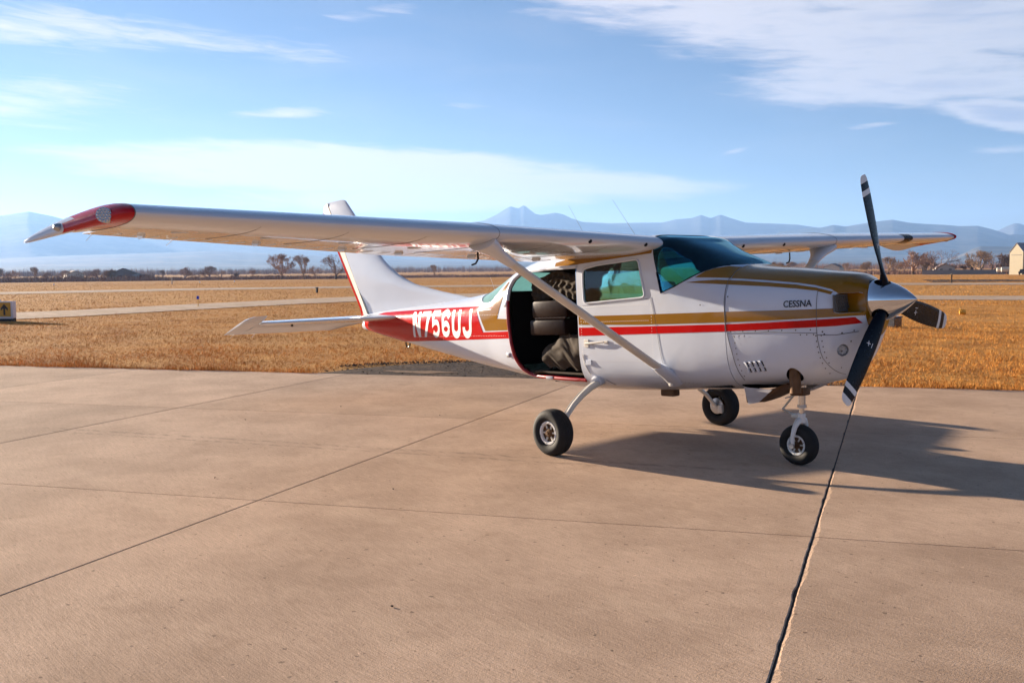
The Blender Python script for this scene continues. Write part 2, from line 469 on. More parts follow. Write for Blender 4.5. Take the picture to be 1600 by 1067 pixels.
def concrete(name, base, scale_brush, dark):
    m, t, b = principled(name, base, 0.95, spec=0.08)
    co = objco(t); oi = t.node('ShaderNodeObjectInfo')
    a = t.noise(co, 0.8, 6, 0.62); g = t.noise(co, 60.0, 4, 0.7); st_ = t.noise(t.mapping(co, (1, 1, 1)), 5.0, 5, 0.7)
    brush = t.noise(t.mapping(co, scale_brush, (0, 0, R_(-117))), 1.0, 3, 0.6)
    hi = tuple(min(1, c * 1.14) for c in base)
    c = t.mix(t.sstep(a, 0.28, 0.72), dark, hi)
    c = t.mix(t.m('MULTIPLY', t.sstep(st_, 0.45, 0.75), 0.35), c, dark)
    c = t.mix(t.m('MULTIPLY', t.sstep(g, 0.54, 0.66), 0.50), c, tuple(q * 0.55 for q in base))
    c = t.mix(t.m('MULTIPLY', t.sstep(t.noise(co, 34.0, 2, 0.5), 0.70, 0.74), 0.5), c, tuple(min(1, q * 1.6) for q in base))
    if name == 'broomed_concrete':   # rubber scuffs where wheels turned on to the stand
        x, y, z = t.sep(co)
        for x0, x1, y0, sl, w in ((-5.4, 1.9, -1.43, .555, .05), (-5.2, 1.5, -1.62, .555, .035)):
            dd = t.m('ABSOLUTE', t.m('SUBTRACT', y, t.m('ADD', y0, t.m('MULTIPLY', x, sl))))
            k0 = t.m('MULTIPLY', t.m('SUBTRACT', 1.0, t.sstep(dd, w * .5, w * 1.3)), t.m('MULTIPLY', t.sstep(x, x0, x0 + .8), t.m('SUBTRACT', 1.0, t.sstep(x, x1 - .8, x1))))
            k0 = t.m('MULTIPLY', k0, t.sstep(t.noise(t.mapping(co, (2.5, 9, 1)), 2.0, 4, .7), 0.42, 0.62))
            c = t.mix(t.m('MULTIPLY', k0, .42), c, (0.10, 0.075, 0.06))
        spk = t.sstep(t.noise(co, 24.0, 1, .3), 0.735, 0.765)
        c = t.mix(t.m('MULTIPLY', spk, .6), c, (0.12, 0.085, 0.06))
        blot = t.sstep(t.noise(co, 1.9, 4, .6), 0.60, 0.70)
        c = t.mix(t.m('MULTIPLY', blot, .22), c, (0.29, 0.185, 0.115))
        pale = t.sstep(t.noise(t.mapping(co, (.5, 1.6, 1), (0, 0, R_(-33))), 1.1, 5, .65), 0.55, 0.68)
        c = t.mix(t.m('MULTIPLY', pale, .35), c, (0.62, 0.45, 0.32))
    c = t.mul(c, t.mix(t.sstep(brush, .3, .7), (0.86, 0.85, 0.84), (1.12, 1.12, 1.12)))
    fl = t.noise(co, 130.0, 3, .7)
    c = t.mul(c, t.mix(t.sstep(fl, .3, .7), (0.80, 0.79, 0.78), (1.16, 1.16, 1.16)))
    k = t.m('ADD', 0.93, t.m('MULTIPLY', oi.outputs['Random'], 0.17))
    c = t.mul(c, t.comb(k, k, k))
    t.put(b.inputs['Base Color'], c)
    h = t.m('ADD', t.m('MULTIPLY', brush, 0.35), t.m('ADD', t.m('MULTIPLY', g, 0.6), t.m('MULTIPLY', t.noise(co, 190.0, 2, .6), 0.35)))
    bump(t, b, h, 0.55, 0.007)
    return m
M['slab'] = concrete('broomed_concrete', (0.53, 0.375, 0.268), (7.0, 120.0, 1.0), (0.43, 0.296, 0.207))
M['taxi'] = concrete('pale_pavement', (0.50, 0.375, 0.275), (0.6, 6.0, 1.0), (0.42, 0.31, 0.225))
m, t, b = principled('old_asphalt', (0.09, 0.065, 0.052), 0.95, spec=0.08); M['asphalt'] = m
co = objco(t)
ag = t.noise(co, 34.0, 4, 0.75); pt = t.noise(co, 1.6, 5, 0.65); ck = t.noise(t.mapping(co, (1, 1, 1)), 3.2, 6, 0.7, 0.6)
ca = t.ramp(ag, [(0.30, (0.022, 0.016, 0.014)), (0.46, (0.070, 0.052, 0.044)), (0.60, (0.125, 0.094, 0.076)), (0.74, (0.24, 0.185, 0.145))])
ca = t.mix(t.m('MULTIPLY', t.sstep(pt, 0.50, 0.64), 0.45), ca, (0.20, 0.135, 0.085))
ca = t.mix(t.m('SUBTRACT', 1.0, t.sstep(t.m('ABSOLUTE', t.m('SUBTRACT', ck, 0.5)), 0.004, 0.016)), ca, (0.015, 0.012, 0.010))
t.put(b.inputs['Base Color'], ca); bump(t, b, ag, 0.9, 0.02)
M['joint'] = plain('joint_filler', (0.035, 0.028, 0.024), 0.9, var=0.4, scale=20)

# ---- ground sheet to the foot of the mountains
mb = MB(); NA = 120
rads = [0.0, 4, 8, 14, 22, 34, 50, 70, 95, 120, 150, 190, 240, 300, 350, 400, 480, 600, 800, 1100, 1600, 2400, 3600, 5200, 7600, 10500, 12600]
vs_ = []; fs_ = []
for r in rads[1:]:
    for k in range(NA):
        a = 2 * math.pi * k / NA; x, y = CAM.x + r * math.cos(a), CAM.y + r * math.sin(a)
        vs_.append((x, y, gz(x, y)))
vs_.append((CAM.x, CAM.y, -0.045)); ctr = len(vs_) - 1
for k in range(NA): fs_.append((ctr, k, (k + 1) % NA))
for i in range(len(rads) - 2):
    for k in range(NA):
        fs_.append((i * NA + k, (i + 1) * NA + k, (i + 1) * NA + (k + 1) % NA, i * NA + (k + 1) % NA))
mb.add(vs_, fs_)
tag(mb.build('ground', M['field'], None, 60), 'dry golden grassland of the airfield reaching to the mountains', 'field', kind='structure')

# ---- concrete apron: separate slabs over a dark bed, chipped along one joint
AU = R_(32.75); ue = Vector((math.cos(AU), math.sin(AU))); ne = Vector((-math.sin(AU), math.cos(AU)))
def ap(u, n): p = ue * u + ne * n; return (p.x, p.y)
def joint_u(k, n): return 1.86 + 3.95 * k + 0.092 * n
ROWS = [4.88, 0.84, -3.27, -7.40, -11.5, -15.6]
K0, K1 = -8, 7
apron = MB()
q = [ap(joint_u(K0, ROWS[-1]) - .05, ROWS[-1]), ap(joint_u(K1, ROWS[-1]) + .05, ROWS[-1]), ap(joint_u(K1, ROWS[0]) + .05, ROWS[0] - .01), ap(joint_u(K0, ROWS[0]) - .05, ROWS[0] - .01)]
apron.add([(x, y, -0.0075) for x, y in q] + [(x, y, -0.12) for x, y in q], [(0, 1, 2, 3), (7, 6, 5, 4), (0, 4, 5, 1), (1, 5, 6, 2), (2, 6, 7, 3), (3, 7, 4, 0)])
apron = apron.build('apron', M['joint']); tag(apron, 'tan concrete apron of square slabs under the airplane', 'apron', kind='structure')
rs = random.Random(5)
for r in range(len(ROWS) - 1):
    for k in range(K0, K1):
        n1, n0 = ROWS[r] - (0.006 if r else 0), ROWS[r + 1] + 0.006
        gl = 0.004 if k == 0 else 0.0042; gr = 0.004 if k == -1 else 0.0042
        if k % 2 == 0: gl += 0.003
        chip = (k == 0 and r <= 3)
        cols = 150 if chip else 8
        if k == -1: cols = 90
        L = []; Rr = []; Lin = []
        for i in range(cols + 1):
            n = n0 + (n1 - n0) * i / cols
            L.append((joint_u(k, n) + gl, n)); Rr.append((joint_u(k + 1, n) - gr - (max(0, mnoise.fractal(Vector((n * 3.3, 9, 0)), .7, 2.1, 4)) * .012 if k == -1 else 0), n))
            wv = (0.003 + 0.030 * max(0, mnoise.noise(Vector((n * 1.7, 3.1, 0))) + .25) * (1 + mnoise.noise(Vector((n * 9, 1.1, 0)))) + rs.uniform(0, .008) + .012 * max(0, mnoise.noise(Vector((n * 26, 7.1, 0))))) if chip and n < 3.6 else 0.006
            Lin.append((joint_u(k, n) + gl + wv, n))
        # columns across: outer edge dropped, inner at level, far edge
        tp = []
        for i in range(cols + 1):
            dz = -0.0035 if chip else -0.002
            row = [(*ap(*L[i]), dz - (rs.uniform(0, .0015) if chip else 0)), (*ap(*Lin[i]), 0.0)]
            for tt in (.25, .5, .75):
                row.append((*ap(Lin[i][0] + (Rr[i][0] - .006 - Lin[i][0]) * tt, Lin[i][1]), 0.0))
            row += [(*ap(Rr[i][0] - .006, Rr[i][1]), 0.0), (*ap(*Rr[i]), -0.002)]
            tp.append(row)
        nc = len(tp[0]); V = [p for row in tp for p in row]
        F = [(i * nc + j, i * nc + j + 1, (i + 1) * nc + j + 1, (i + 1) * nc + j) for i in range(cols) for j in range(nc - 1)]
        bnd = [i * nc for i in range(cols, -1, -1)] + list(range(1, nc)) + [i * nc + nc - 1 for i in range(1, cols + 1)] + [cols * nc + j for j in range(nc - 2, 0, -1)]
        o0 = len(V); V += [(V[i][0], V[i][1], -0.007) for i in bnd]; nb_ = len(bnd)
        F += [(bnd[i], bnd[(i + 1) % nb_], o0 + (i + 1) % nb_, o0 + i) for i in range(nb_)]
        MB().add(V, F).build('concrete_slab', M['slab'], apron)
# ---- asphalt stub at the apron edge
pts = [ap(u, n) for u, n in ((-6.35, 4.885), (-6.1, 5.3), (-5.9, 5.9), (-5.3, 6.8), (-4.3, 7.45), (-3.0, 7.7), (-1.5, 7.3), (0.3, 6.6), (1.6, 6.0), (2.1, 5.5), (2.35, 4.885))]
mb = MB(); mb.add([(x, y, -0.022 + 0.004 * math.sin(x * 3)) for x, y in pts] , [tuple(range(len(pts)))])
tag(mb.build('asphalt_patch', M['asphalt']), 'dark crumbling asphalt patch beside the concrete apron edge', 'asphalt', kind='structure')
mb = MB(); c = Vector(ap(-4.6, 5.55)); mb.add([(c.x + ue.x * .6 * math.cos(k) * (1 + .25 * math.sin(3 * k)) + ne.x * .17 * math.sin(k) * (1 + .3 * math.cos(5 * k)), c.y + ue.y * .6 * math.cos(k) * (1 + .25 * math.sin(3 * k)) + ne.y * .17 * math.sin(k) * (1 + .3 * math.cos(5 * k)), -0.014) for k in np.linspace(0, 2 * math.pi, 37)[:-1]], [tuple(range(36))])
M['sand'] = plain('dusty_sand', (0.27, 0.185, 0.125), 0.95, var=0.45, scale=14, spec=.05)
tag(mb.build('sand_patch', M['sand']), 'small pale sand patch on the dark asphalt', 'sand', kind='structure')

def strip(name, near, far, mat, z, label, cat):
    mb = MB(); n = len(near); V = []
    for a, b_ in zip(near, far):
        V.append((*a, gz(*a) + z)); V.append((*b_, gz(*b_) + z))
    mb.add(V, [(2 * i, 2 * i + 2, 2 * i + 3, 2 * i + 1) for i in range(n - 1)])
    return tag(mb.build(name, mat), label, cat, kind='structure')
strip('taxiway', [(-30.0, -14), (-31.9, -5), (-32.5, 2.0), (-33.1, 4.8), (-35.46, 10.37), (-37.58, 16.2), (-39.0, 22.6), (-38.4, 26.6), (-35.12, 30.9), (-27, 34.6), (-17.7, 38.9), (-12.56, 41.3), (8, 50.2), (60, 73)],
      [(-36.5, -15), (-38.2, -5), (-38.9, 3.0), (-39.6, 6.8), (-42.4, 13.3), (-45.0, 20.32), (-47.0, 28.0), (-46.4, 33.2), (-42.56, 37.9), (-32, 41.3), (-20.74, 45.2), (-15.05, 47.7), (5.5, 56.6), (57, 79.5)], M['taxi'], 0.022, 'pale taxiway strip curving across the dry grass', 'taxiway')
strip('runway', [(-77.5, -30), (-76.9, 12.51), (-76.2, 27.82), (-71.64, 40.32), (-63.5, 50.44), (-40, 68), (20, 105)], [(-87, -30), (-86.4, 14.76), (-85.4, 31.66), (-79, 44.82), (-70.11, 55.92), (-44, 77), (16, 115)], M['taxi'], 0.024, 'thin pale runway strip far across the grass', 'runway')
x0, y0 = bearing(1452, 103); x1, y1 = bearing(1640, 108); x2, y2 = bearing(1640, 124); x3, y3 = bearing(1438, 121)
strip('far_pavement', [(x0, y0), (x1, y1)], [(x3, y3), (x2, y2)], M['asphalt'], 0.02, 'dark far pavement strip at the right behind the propeller', 'pavement')

# ---- grass blades (nobody could count them)
def in_strip(P):  # pavement and apron stay bare
    n = P @ np.array([ne.x, ne.y]); u = P @ np.array([ue.x, ue.y])
    bare = n < 4.93 + .05 * np.sin(u * 7) + 0.03 * np.sin(u * 17.3)
    bare |= (u > -6.3) & (u < 2.3) & (n < 7.75 - .12 * (u + 3) ** 2 + .12 * np.sin(u * 4.1)) & (n < 7.6)
    return bare
TAXN = np.array([(-30.0, -14), (-31.9, -5), (-32.5, 2.0), (-33.1, 4.8), (-35.46, 10.37), (-37.58, 16.2), (-39.0, 22.6), (-38.4, 26.6), (-35.12, 30.9), (-27, 34.6), (-17.7, 38.9), (-12.56, 41.3), (8, 50.2), (60, 73)])
TAXF = np.array([(-36.5, -15), (-38.2, -5), (-38.9, 3.0), (-39.6, 6.8), (-42.4, 13.3), (-45.0, 20.32), (-47.0, 28.0), (-46.4, 33.2), (-42.56, 37.9), (-32, 41.3), (-20.74, 45.2), (-15.05, 47.7), (5.5, 56.6), (57, 79.5)])
TPOLY = np.concatenate([TAXN, TAXF[::-1]])
RPOLY = np.array([(-77.5, -30), (-76.9, 12.51), (-76.2, 27.82), (-71.64, 40.32), (-63.5, 50.44), (-40, 68), (20, 105), (16, 115), (-44, 77), (-70.11, 55.92), (-79, 44.82), (-85.4, 31.66), (-86.4, 14.76), (-87, -30)])
def inside(P, poly):
    r = np.zeros(len(P), bool); x, y = P[:, 0], P[:, 1]; j = len(poly) - 1
    for i in range(len(poly)):
        xi, yi = poly[i]; xj, yj = poly[j]
        c = ((yi > y) != (yj > y)) & (x < (xj - xi) * (y - yi) / (yj - yi + 1e-12) + xi)
        r ^= c; j = i
    return r
def scatter(name, N, d0, d1, hmin, hmax, wmin, wmax, pw, label, extra=None, half=0.66, clump=True):
    head = math.atan2(C_F.y, C_F.x)
    a = head + rng.uniform(-half, half, N); d = d0 * (d1 / d0) ** (rng.uniform(0, 1, N) ** pw)
    P = np.stack([CAM.x + d * np.cos(a), CAM.y + d * np.sin(a)], 1)
    if clump:   # pull blades together into tufts
        cell = 0.10 + d * 0.002
        cx = np.floor(P / cell[:, None]); hsh = np.sin(cx[:, 0] * 127.1 + cx[:, 1] * 311.7) * 43758.5; f1 = hsh - np.floor(hsh)
        hs2 = np.sin(cx[:, 0] * 269.5 + cx[:, 1] * 183.3) * 43758.5; f2 = hs2 - np.floor(hs2)
        ctr = (cx + np.stack([f1, f2], 1)) * cell[:, None]
        pull = 0.45
        P = P * (1 - pull) + ctr * pull
        sizef = 0.55 + 0.9 * f1
    else:
        sizef = np.ones(N)
    keep = ~in_strip(P) & ~inside(P, TPOLY) & ~inside(P, RPOLY)
    P = P[keep]; sizef = sizef[keep]; n = len(P)
    dd = np.hypot(P[:, 0] - CAM.x, P[:, 1] - CAM.y)
    z = -0.045 - 0.0072 * np.clip(dd - 120, 0, 280)
    patch = 0.75 + 0.5 * np.sin(P[:, 0] * .9 + 2 * np.sin(P[:, 1] * .5)) * np.sin(P[:, 1] * 1.1 + np.sin(P[:, 0] * .7)) * .6
    h = rng.uniform(hmin, hmax, n) * sizef * patch; w = rng.uniform(wmin, wmax, n)
    th = rng.uniform(0, 2 * np.pi, n); lean = rng.uniform(0.2, 1.0, n) * h; la = rng.normal(0.9, 1.3, n)
    c, s = np.cos(th) * w / 2, np.sin(th) * w / 2
    V = np.empty((n, 3, 3))
    V[:, 0] = np.stack([P[:, 0] - c, P[:, 1] - s, z - .01], 1)
    V[:, 1] = np.stack([P[:, 0] + c, P[:, 1] + s, z - .01], 1)
    V[:, 2] = np.stack([P[:, 0] + lean * np.cos(la), P[:, 1] + lean * np.sin(la), z + h], 1)
    me = bpy.data.meshes.new(name)
    me.vertices.add(3 * n); me.vertices.foreach_set('co', V.ravel())
    me.loops.add(3 * n); me.loops.foreach_set('vertex_index', np.arange(3 * n, dtype=np.int32))
    me.polygons.add(n); me.polygons.foreach_set('loop_start', np.arange(0, 3 * n, 3, dtype=np.int32))
    me.update(); me.validate()
    me.materials.append(M['grass'])
    return tag(link(name, me), label, 'grass', kind='stuff')
scatter('dry_grass', 620000, 10.5, 52, .025, .085, .004, .010, 0.85, 'short dry golden grass between the apron and the taxiway')
scatter('far_grass', 300000, 45, 330, .035, .10, .012, .034, 0.7, 'dry grass beyond the taxiway', half=.60)
# taller fringe where the grass meets the concrete
fr = MB(); N = 26000
uu = rng.uniform(-24, 22, N); nn_ = 4.86 + rng.exponential(.11, N) + .05 * np.sin(uu * 2.3 + np.sin(uu * 5.1)) + .03 * np.sin(uu * 11)
ok = ~((uu > -6.2) & (uu < 2.25))
uu, nn_ = uu[ok], nn_[ok]; n = len(uu)
P = uu[:, None] * np.array([ue.x, ue.y]) + nn_[:, None] * np.array([ne.x, ne.y])
h = rng.uniform(.04, .16, n) * (0.7 + .5 * np.sin(uu * 1.3) ** 2); w = rng.uniform(.006, .012, n); th = rng.uniform(0, 2 * np.pi, n); la = rng.uniform(0, 2 * np.pi, n); lean = rng.uniform(.2, .9, n) * h
V = np.empty((n, 3, 3)); c, s = np.cos(th) * w / 2, np.sin(th) * w / 2
V[:, 0] = np.stack([P[:, 0] - c, P[:, 1] - s, np.full(n, -.05)], 1); V[:, 1] = np.stack([P[:, 0] + c, P[:, 1] + s, np.full(n, -.05)], 1)
V[:, 2] = np.stack([P[:, 0] + lean * np.cos(la), P[:, 1] + lean * np.sin(la), -.04 + h], 1)
me = bpy.data.meshes.new('grass_fringe'); me.from_pydata(V.reshape(-1, 3).tolist(), [], np.arange(3 * n).reshape(-1, 3).tolist()); me.materials.append(M['grass'])
tag(link('grass_fringe', me), 'fringe of taller dry grass along the concrete edge', 'grass', kind='stuff')

# ---- mountains
def rock(name, lo, hi, snow=None, tan=0.0):
    m, t, b = principled(name, lo, 0.95, spec=0.1)
    co = objco(t); x, y, z = t.sep(co)
    n = t.noise(co, 0.0022, 8, 0.65); g = t.noise(co, 0.012, 5, 0.7)
    c = t.mix(t.sstep(t.m('ADD', t.m('MULTIPLY', n, .6), t.m('MULTIPLY', g, .4)), 0.42, 0.60), lo, hi)
    if tan:
        c = t.mix(t.m('MULTIPLY', t.sstep(t.noise(t.mapping(co, (1, 1, 3)), 0.0035, 5, .6), 0.50, 0.62), tan), c, (0.20, 0.165, 0.135))
    if snow:
        c = t.mix(t.m('MULTIPLY', t.sstep(t.m('ADD', z, t.m('MULTIPLY', t.m('SUBTRACT', n, .5), snow[2])), snow[0], snow[1]), snow[3]), c, (0.82, 0.84, 0.88))
    t.put(b.inputs['Base Color'], c)
    return m
def ridge(name, D, prof, front, back, mat, label, rough=0.04, seed=0, nu=260, base=-1.9, spur=.5):
    """terrain strip whose crest follows prof (picture column, crest row) at distance D"""
    us = np.linspace(prof[0][0], prof[-1][0], nu)
    vsr = np.interp(us, [p[0] for p in prof], [p[1] for p in prof])
    rows = [-1.0, -.9, -.8, -.7, -.6, -.5, -.42, -.34, -.27, -.2, -.14, -.09, -.05, -.02, 0.0, .05, .12, .25, .5, 1.0]
    V = []
    for i, u in enumerate(us):
        d = (C_R * ((u - 800) / F_PX) + C_U * ((533.5 - vsr[i]) / F_PX) + C_F)
        hd = math.hypot(d.x, d.y); H = CAM.z + d.z / hd * D
        edge = min(1.0, i / 12, (nu - 1 - i) / 12)
        ux, uy = d.x / hd, d.y / hd
        for r in rows:
            dist = D + (front * r if r < 0 else back * r)
            x, y = CAM.x + ux * dist, CAM.y + uy * dist
            k = 1 - abs(r)
            sh = k ** 1.25 if r < 0 else k ** 1.6
            nz = mnoise.fractal(Vector((x * .0011 + seed, y * .0011, seed * 3.3)), .9, 2.1, 6)
            gul = mnoise.noise(Vector((u * .045 + seed * 7 + 1.6 * r, r * 1.7, seed))) + .5 * mnoise.noise(Vector((u * .12 + 2 * r, r * 3, seed + 5)))
            amp = H * k * (1 - k) * 2.4
            z = base + (H - base) * sh + amp * (spur * gul * .45 + nz * rough * 2)
            crest_cap = base + (H - base) * (dist / D) * .97
            if r != 0: z = min(z, crest_cap)
            if abs(r) == 1: z = base - 3
            V.append((x, y, max(z, base - 3)))
    nr = len(rows)
    F = [(i * nr + j, (i + 1) * nr + j, (i + 1) * nr + j + 1, i * nr + j + 1) for i in range(nu - 1) for j in range(nr - 1)]
    me = bpy.data.meshes.new(name); me.from_pydata(V, [], F); me.materials.append(mat)
    shade(me, 60)
    return tag(link(name, me), label, 'mountain', kind='structure')
M['rock_far'] = rock('far_blue_rock', (0.050, 0.058, 0.065), (0.085, 0.09, 0.095), (520, 760, 320, .12))
M['rock_mid'] = rock('forested_slope', (0.028, 0.040, 0.040), (0.10, 0.10, 0.092))
M['rock_low'] = rock('tan_foothill', (0.040, 0.050, 0.050), (0.085, 0.080, 0.072), None, .5)
M['rock_snow'] = rock('snow_slope', (0.10, 0.11, 0.13), (0.20, 0.2, 0.2), (420, 520, 220, .95))
ridge('mountain', 9700, [(420, 395), (520, 372), (640, 360), (700, 352), (755, 345), (775, 336), (797, 322.5), (803, 324), (809, 326), (819, 320.5), (828, 328), (838, 335), (846, 336), (868, 332.5), (880, 335), (892, 341), (910, 347), (950, 349), (1000, 348), (1035, 348), (1055, 343), (1080, 341), (1096, 336), (1110, 341), (1126, 335.5), (1145, 342), (1165, 348), (1200, 349), (1245, 351), (1285, 357), (1330, 365), (1420, 380)], 3000, 700, M['rock_far'], 'twin-peaked far blue mountain above the airplane wing', seed=1, spur=0.0)
ridge('mountain', 9850, [(1500, 378), (1545, 366), (1560, 360), (1572, 354), (1584, 349.5), (1592, 349), (1604, 353), (1640, 352), (1700, 362), (1800, 372), (1900, 385)], 1600, 500, M['rock_snow'], 'snow-covered mountain peak at the far right', seed=2, nu=120)
ridge('mountain', 8300, [(1130, 402), (1180, 380), (1220, 362), (1260, 357), (1283, 356), (1302, 351.5), (1322, 354), (1345, 350), (1375, 345.5), (1395, 343.5), (1420, 348), (1445, 350), (1475, 351.5), (1500, 353.5), (1528, 353), (1545, 357), (1562, 362), (1576, 367), (1590, 366), (1620, 371), (1700, 378), (1800, 390), (1900, 400)], 3200, 800, M['rock_mid'], 'broad forested blue ridge behind the propeller', seed=3, spur=0.0)
ridge('mountain', 8300, [(-420, 395), (-300, 372), (-180, 352), (-90, 342), (0, 337), (22, 334), (45, 330.5), (62, 334), (82, 338), (105, 344), (140, 349), (200, 356), (280, 362), (360, 368), (440, 376), (560, 386), (680, 396), (760, 405)], 3000, 800, M['rock_mid'], 'hazy blue ridge at the left behind the wing tip', seed=4, spur=0.0)
ridge('mountain', 6000, [(-420, 412), (-200, 405), (0, 404), (120, 399), (220, 396), (330, 393), (460, 398), (600, 404), (720, 408), (860, 407), (1000, 402), (1150, 398), (1260, 400), (1380, 397), (1480, 399), (1560, 400), (1700, 402), (1900, 406)], 2300, 900, M['rock_low'], 'low tan-streaked foothills along the foot of the mountains', seed=5, spur=.2)
ridge('mountain', 4600, [(1440, 412), (1470, 407), (1497, 400), (1512, 393), (1524, 387.5), (1532, 385), (1578, 385.5), (1620, 386), (1660, 391), (1720, 399), (1800, 407), (1900, 411)], 900, 500, M['rock_low'], 'flat-topped mesa left of the beige hangar', seed=6, nu=140, spur=.3)
ridge('mountain', 4300, [(-420, 424), (-200, 420), (0, 418), (120, 416), (300, 414), (420, 415), (600, 415), (760, 414), (900, 413), (1060, 411), (1200, 409), (1330, 408), (1460, 409), (1600, 407), (1900, 408)], 900, 500, M['rock_low'], 'lowest pale rise at the edge of the plain', seed=9, spur=.3)

# ---- bare trees
M['bark'] = plain('grey_brown_bark', (0.115, 0.078, 0.056), 0.9, var=0.3, scale=3, spec=0.1)
M['bark_dark'] = plain('dark_bark', (0.050, 0.036, 0.030), 0.9, var=0.3, scale=3, spec=0.1)
M['twig'] = plain('pale_twigs', (0.36, 0.24, 0.175), 0.9, var=0.3, scale=1.2, spec=0.1)
M['twig_dark'] = plain('dark_twigs', (0.25, 0.16, 0.12), 0.9, var=0.3, scale=1.2, spec=0.1)
M['twig_gold'] = plain('straw_twigs', (0.33, 0.22, 0.135), 0.9, var=0.3, scale=1.2, spec=0.1)
def tree_meshes(seed, spread=0.5, low=0.14, up=0.10, kids=(3, 4), shrink=.76, wide=1.0, stems=1):
    """unit-height bare tree: trunk mesh and crown of limbs and twigs"""
    rr = random.Random(seed); trunk = MB(); crown = MB()
    def grow(p, d, L, r, lev):
        n = 3 if lev < 4 else 2
        pts = [p]; q = p; dd = d
        for _ in range(n):
            dd = (dd + Vector((rr.gauss(0, .13), rr.gauss(0, .13), rr.gauss(up * .4, .09)))).normalized()
            q = q + dd * (L / n); pts.append(q)
        if lev >= 4:
            a = dd.cross(Vector((rr.gauss(0, 1), rr.gauss(0, 1), rr.gauss(0, 1)))).normalized() * r
            for u_, w_ in zip(pts[:-1], pts[1:]):
                crown.add([u_ - a, u_ + a, w_ + a * .7, w_ - a * .7], [(0, 1, 2, 3)])
        else:
            (trunk if lev == 0 else crown).tube(pts, [r, r * .9, r * .8, r * .7][:n + 1], 6 if lev < 2 else 4, cap=lev == 0)
        if lev >= 7: return
        k = rr.choice((4, 5)) if lev == 0 else rr.choice(kids) if lev < 6 else 2
        for i in range(k):
            ax = Vector((rr.gauss(0, 1), rr.gauss(0, 1), rr.gauss(0, .5))).normalized()
            sp = spread * rr.uniform(.55, 1.3) * (1.25 if lev == 0 else 1)
            nd = (dd + ax * sp + Vector((0, 0, up))).normalized()
            s_ = pts[-1] if (i < 2 or lev == 0) else pts[rr.randint(1, n)]
            ll = L * rr.uniform(shrink - .1, shrink + .08) * (2.0 if lev == 0 else 1)
            grow(s_, nd, ll, max(r * rr.uniform(.5, .66), .0022), lev + 1)
    for i in range(stems):
        grow(Vector((.05 * i, .02 * i, -.01)), Vector((rr.gauss(0, .06) + .1 * i, rr.gauss(0, .06), 1)).normalized(), low, .026, 0)
    zmax = max(v[2] for v in crown.v); k = 1 / zmax
    for mb_ in (trunk, crown):
        mb_.v = [(x * k * wide, y * k * wide, z * k) for x, y, z in mb_.v]
    return trunk, crown
TV = []
for sd, sp, lo_, up_, kd, shr, wd, stm in [(3, .56, .10, .09, (3, 3), .74, 1.0, 1), (8, .66, .07, .06, (3, 3), .72, 1.1, 1), (14, .48, .13, .14, (3, 3), .74, .9, 1), (21, .66, .12, .02, (2, 3), .76, 1.15, 1), (33, .58, .07, .08, (3, 3), .73, 1.05, 2)]:
    TV.append(tree_meshes(sd, sp, lo_, up_, kd, shr, wd, stm))
TM = {}
def tree(u, d, base_v, top_v, var, tone, label, group='bare trees along the far side of the field', name='bare_tree', sx=1.0):
    x, y = bearing(u, d); h = (base_v - top_v) * d / F_PX * 1.04
    key = (var, tone)
    if key not in TM:
        mt, mc = {'pale': ('bark', 'twig'), 'dark': ('bark_dark', 'twig_dark'), 'gold': ('bark', 'twig_gold')}[tone]
        TM[key] = (TV[var][0].mesh('trunk', M[mt], 60), TV[var][1].mesh('crown', M[mc], None, recalc=False))
    o = empty(name, (x, y, gz(x, y) - .1), random.uniform(0, 6.28)); o.scale = (h * sx, h * sx, h)
    link('trunk', TM[key][0], o); link('crown', TM[key][1], o)
    return tag(o, label, 'tree', group)
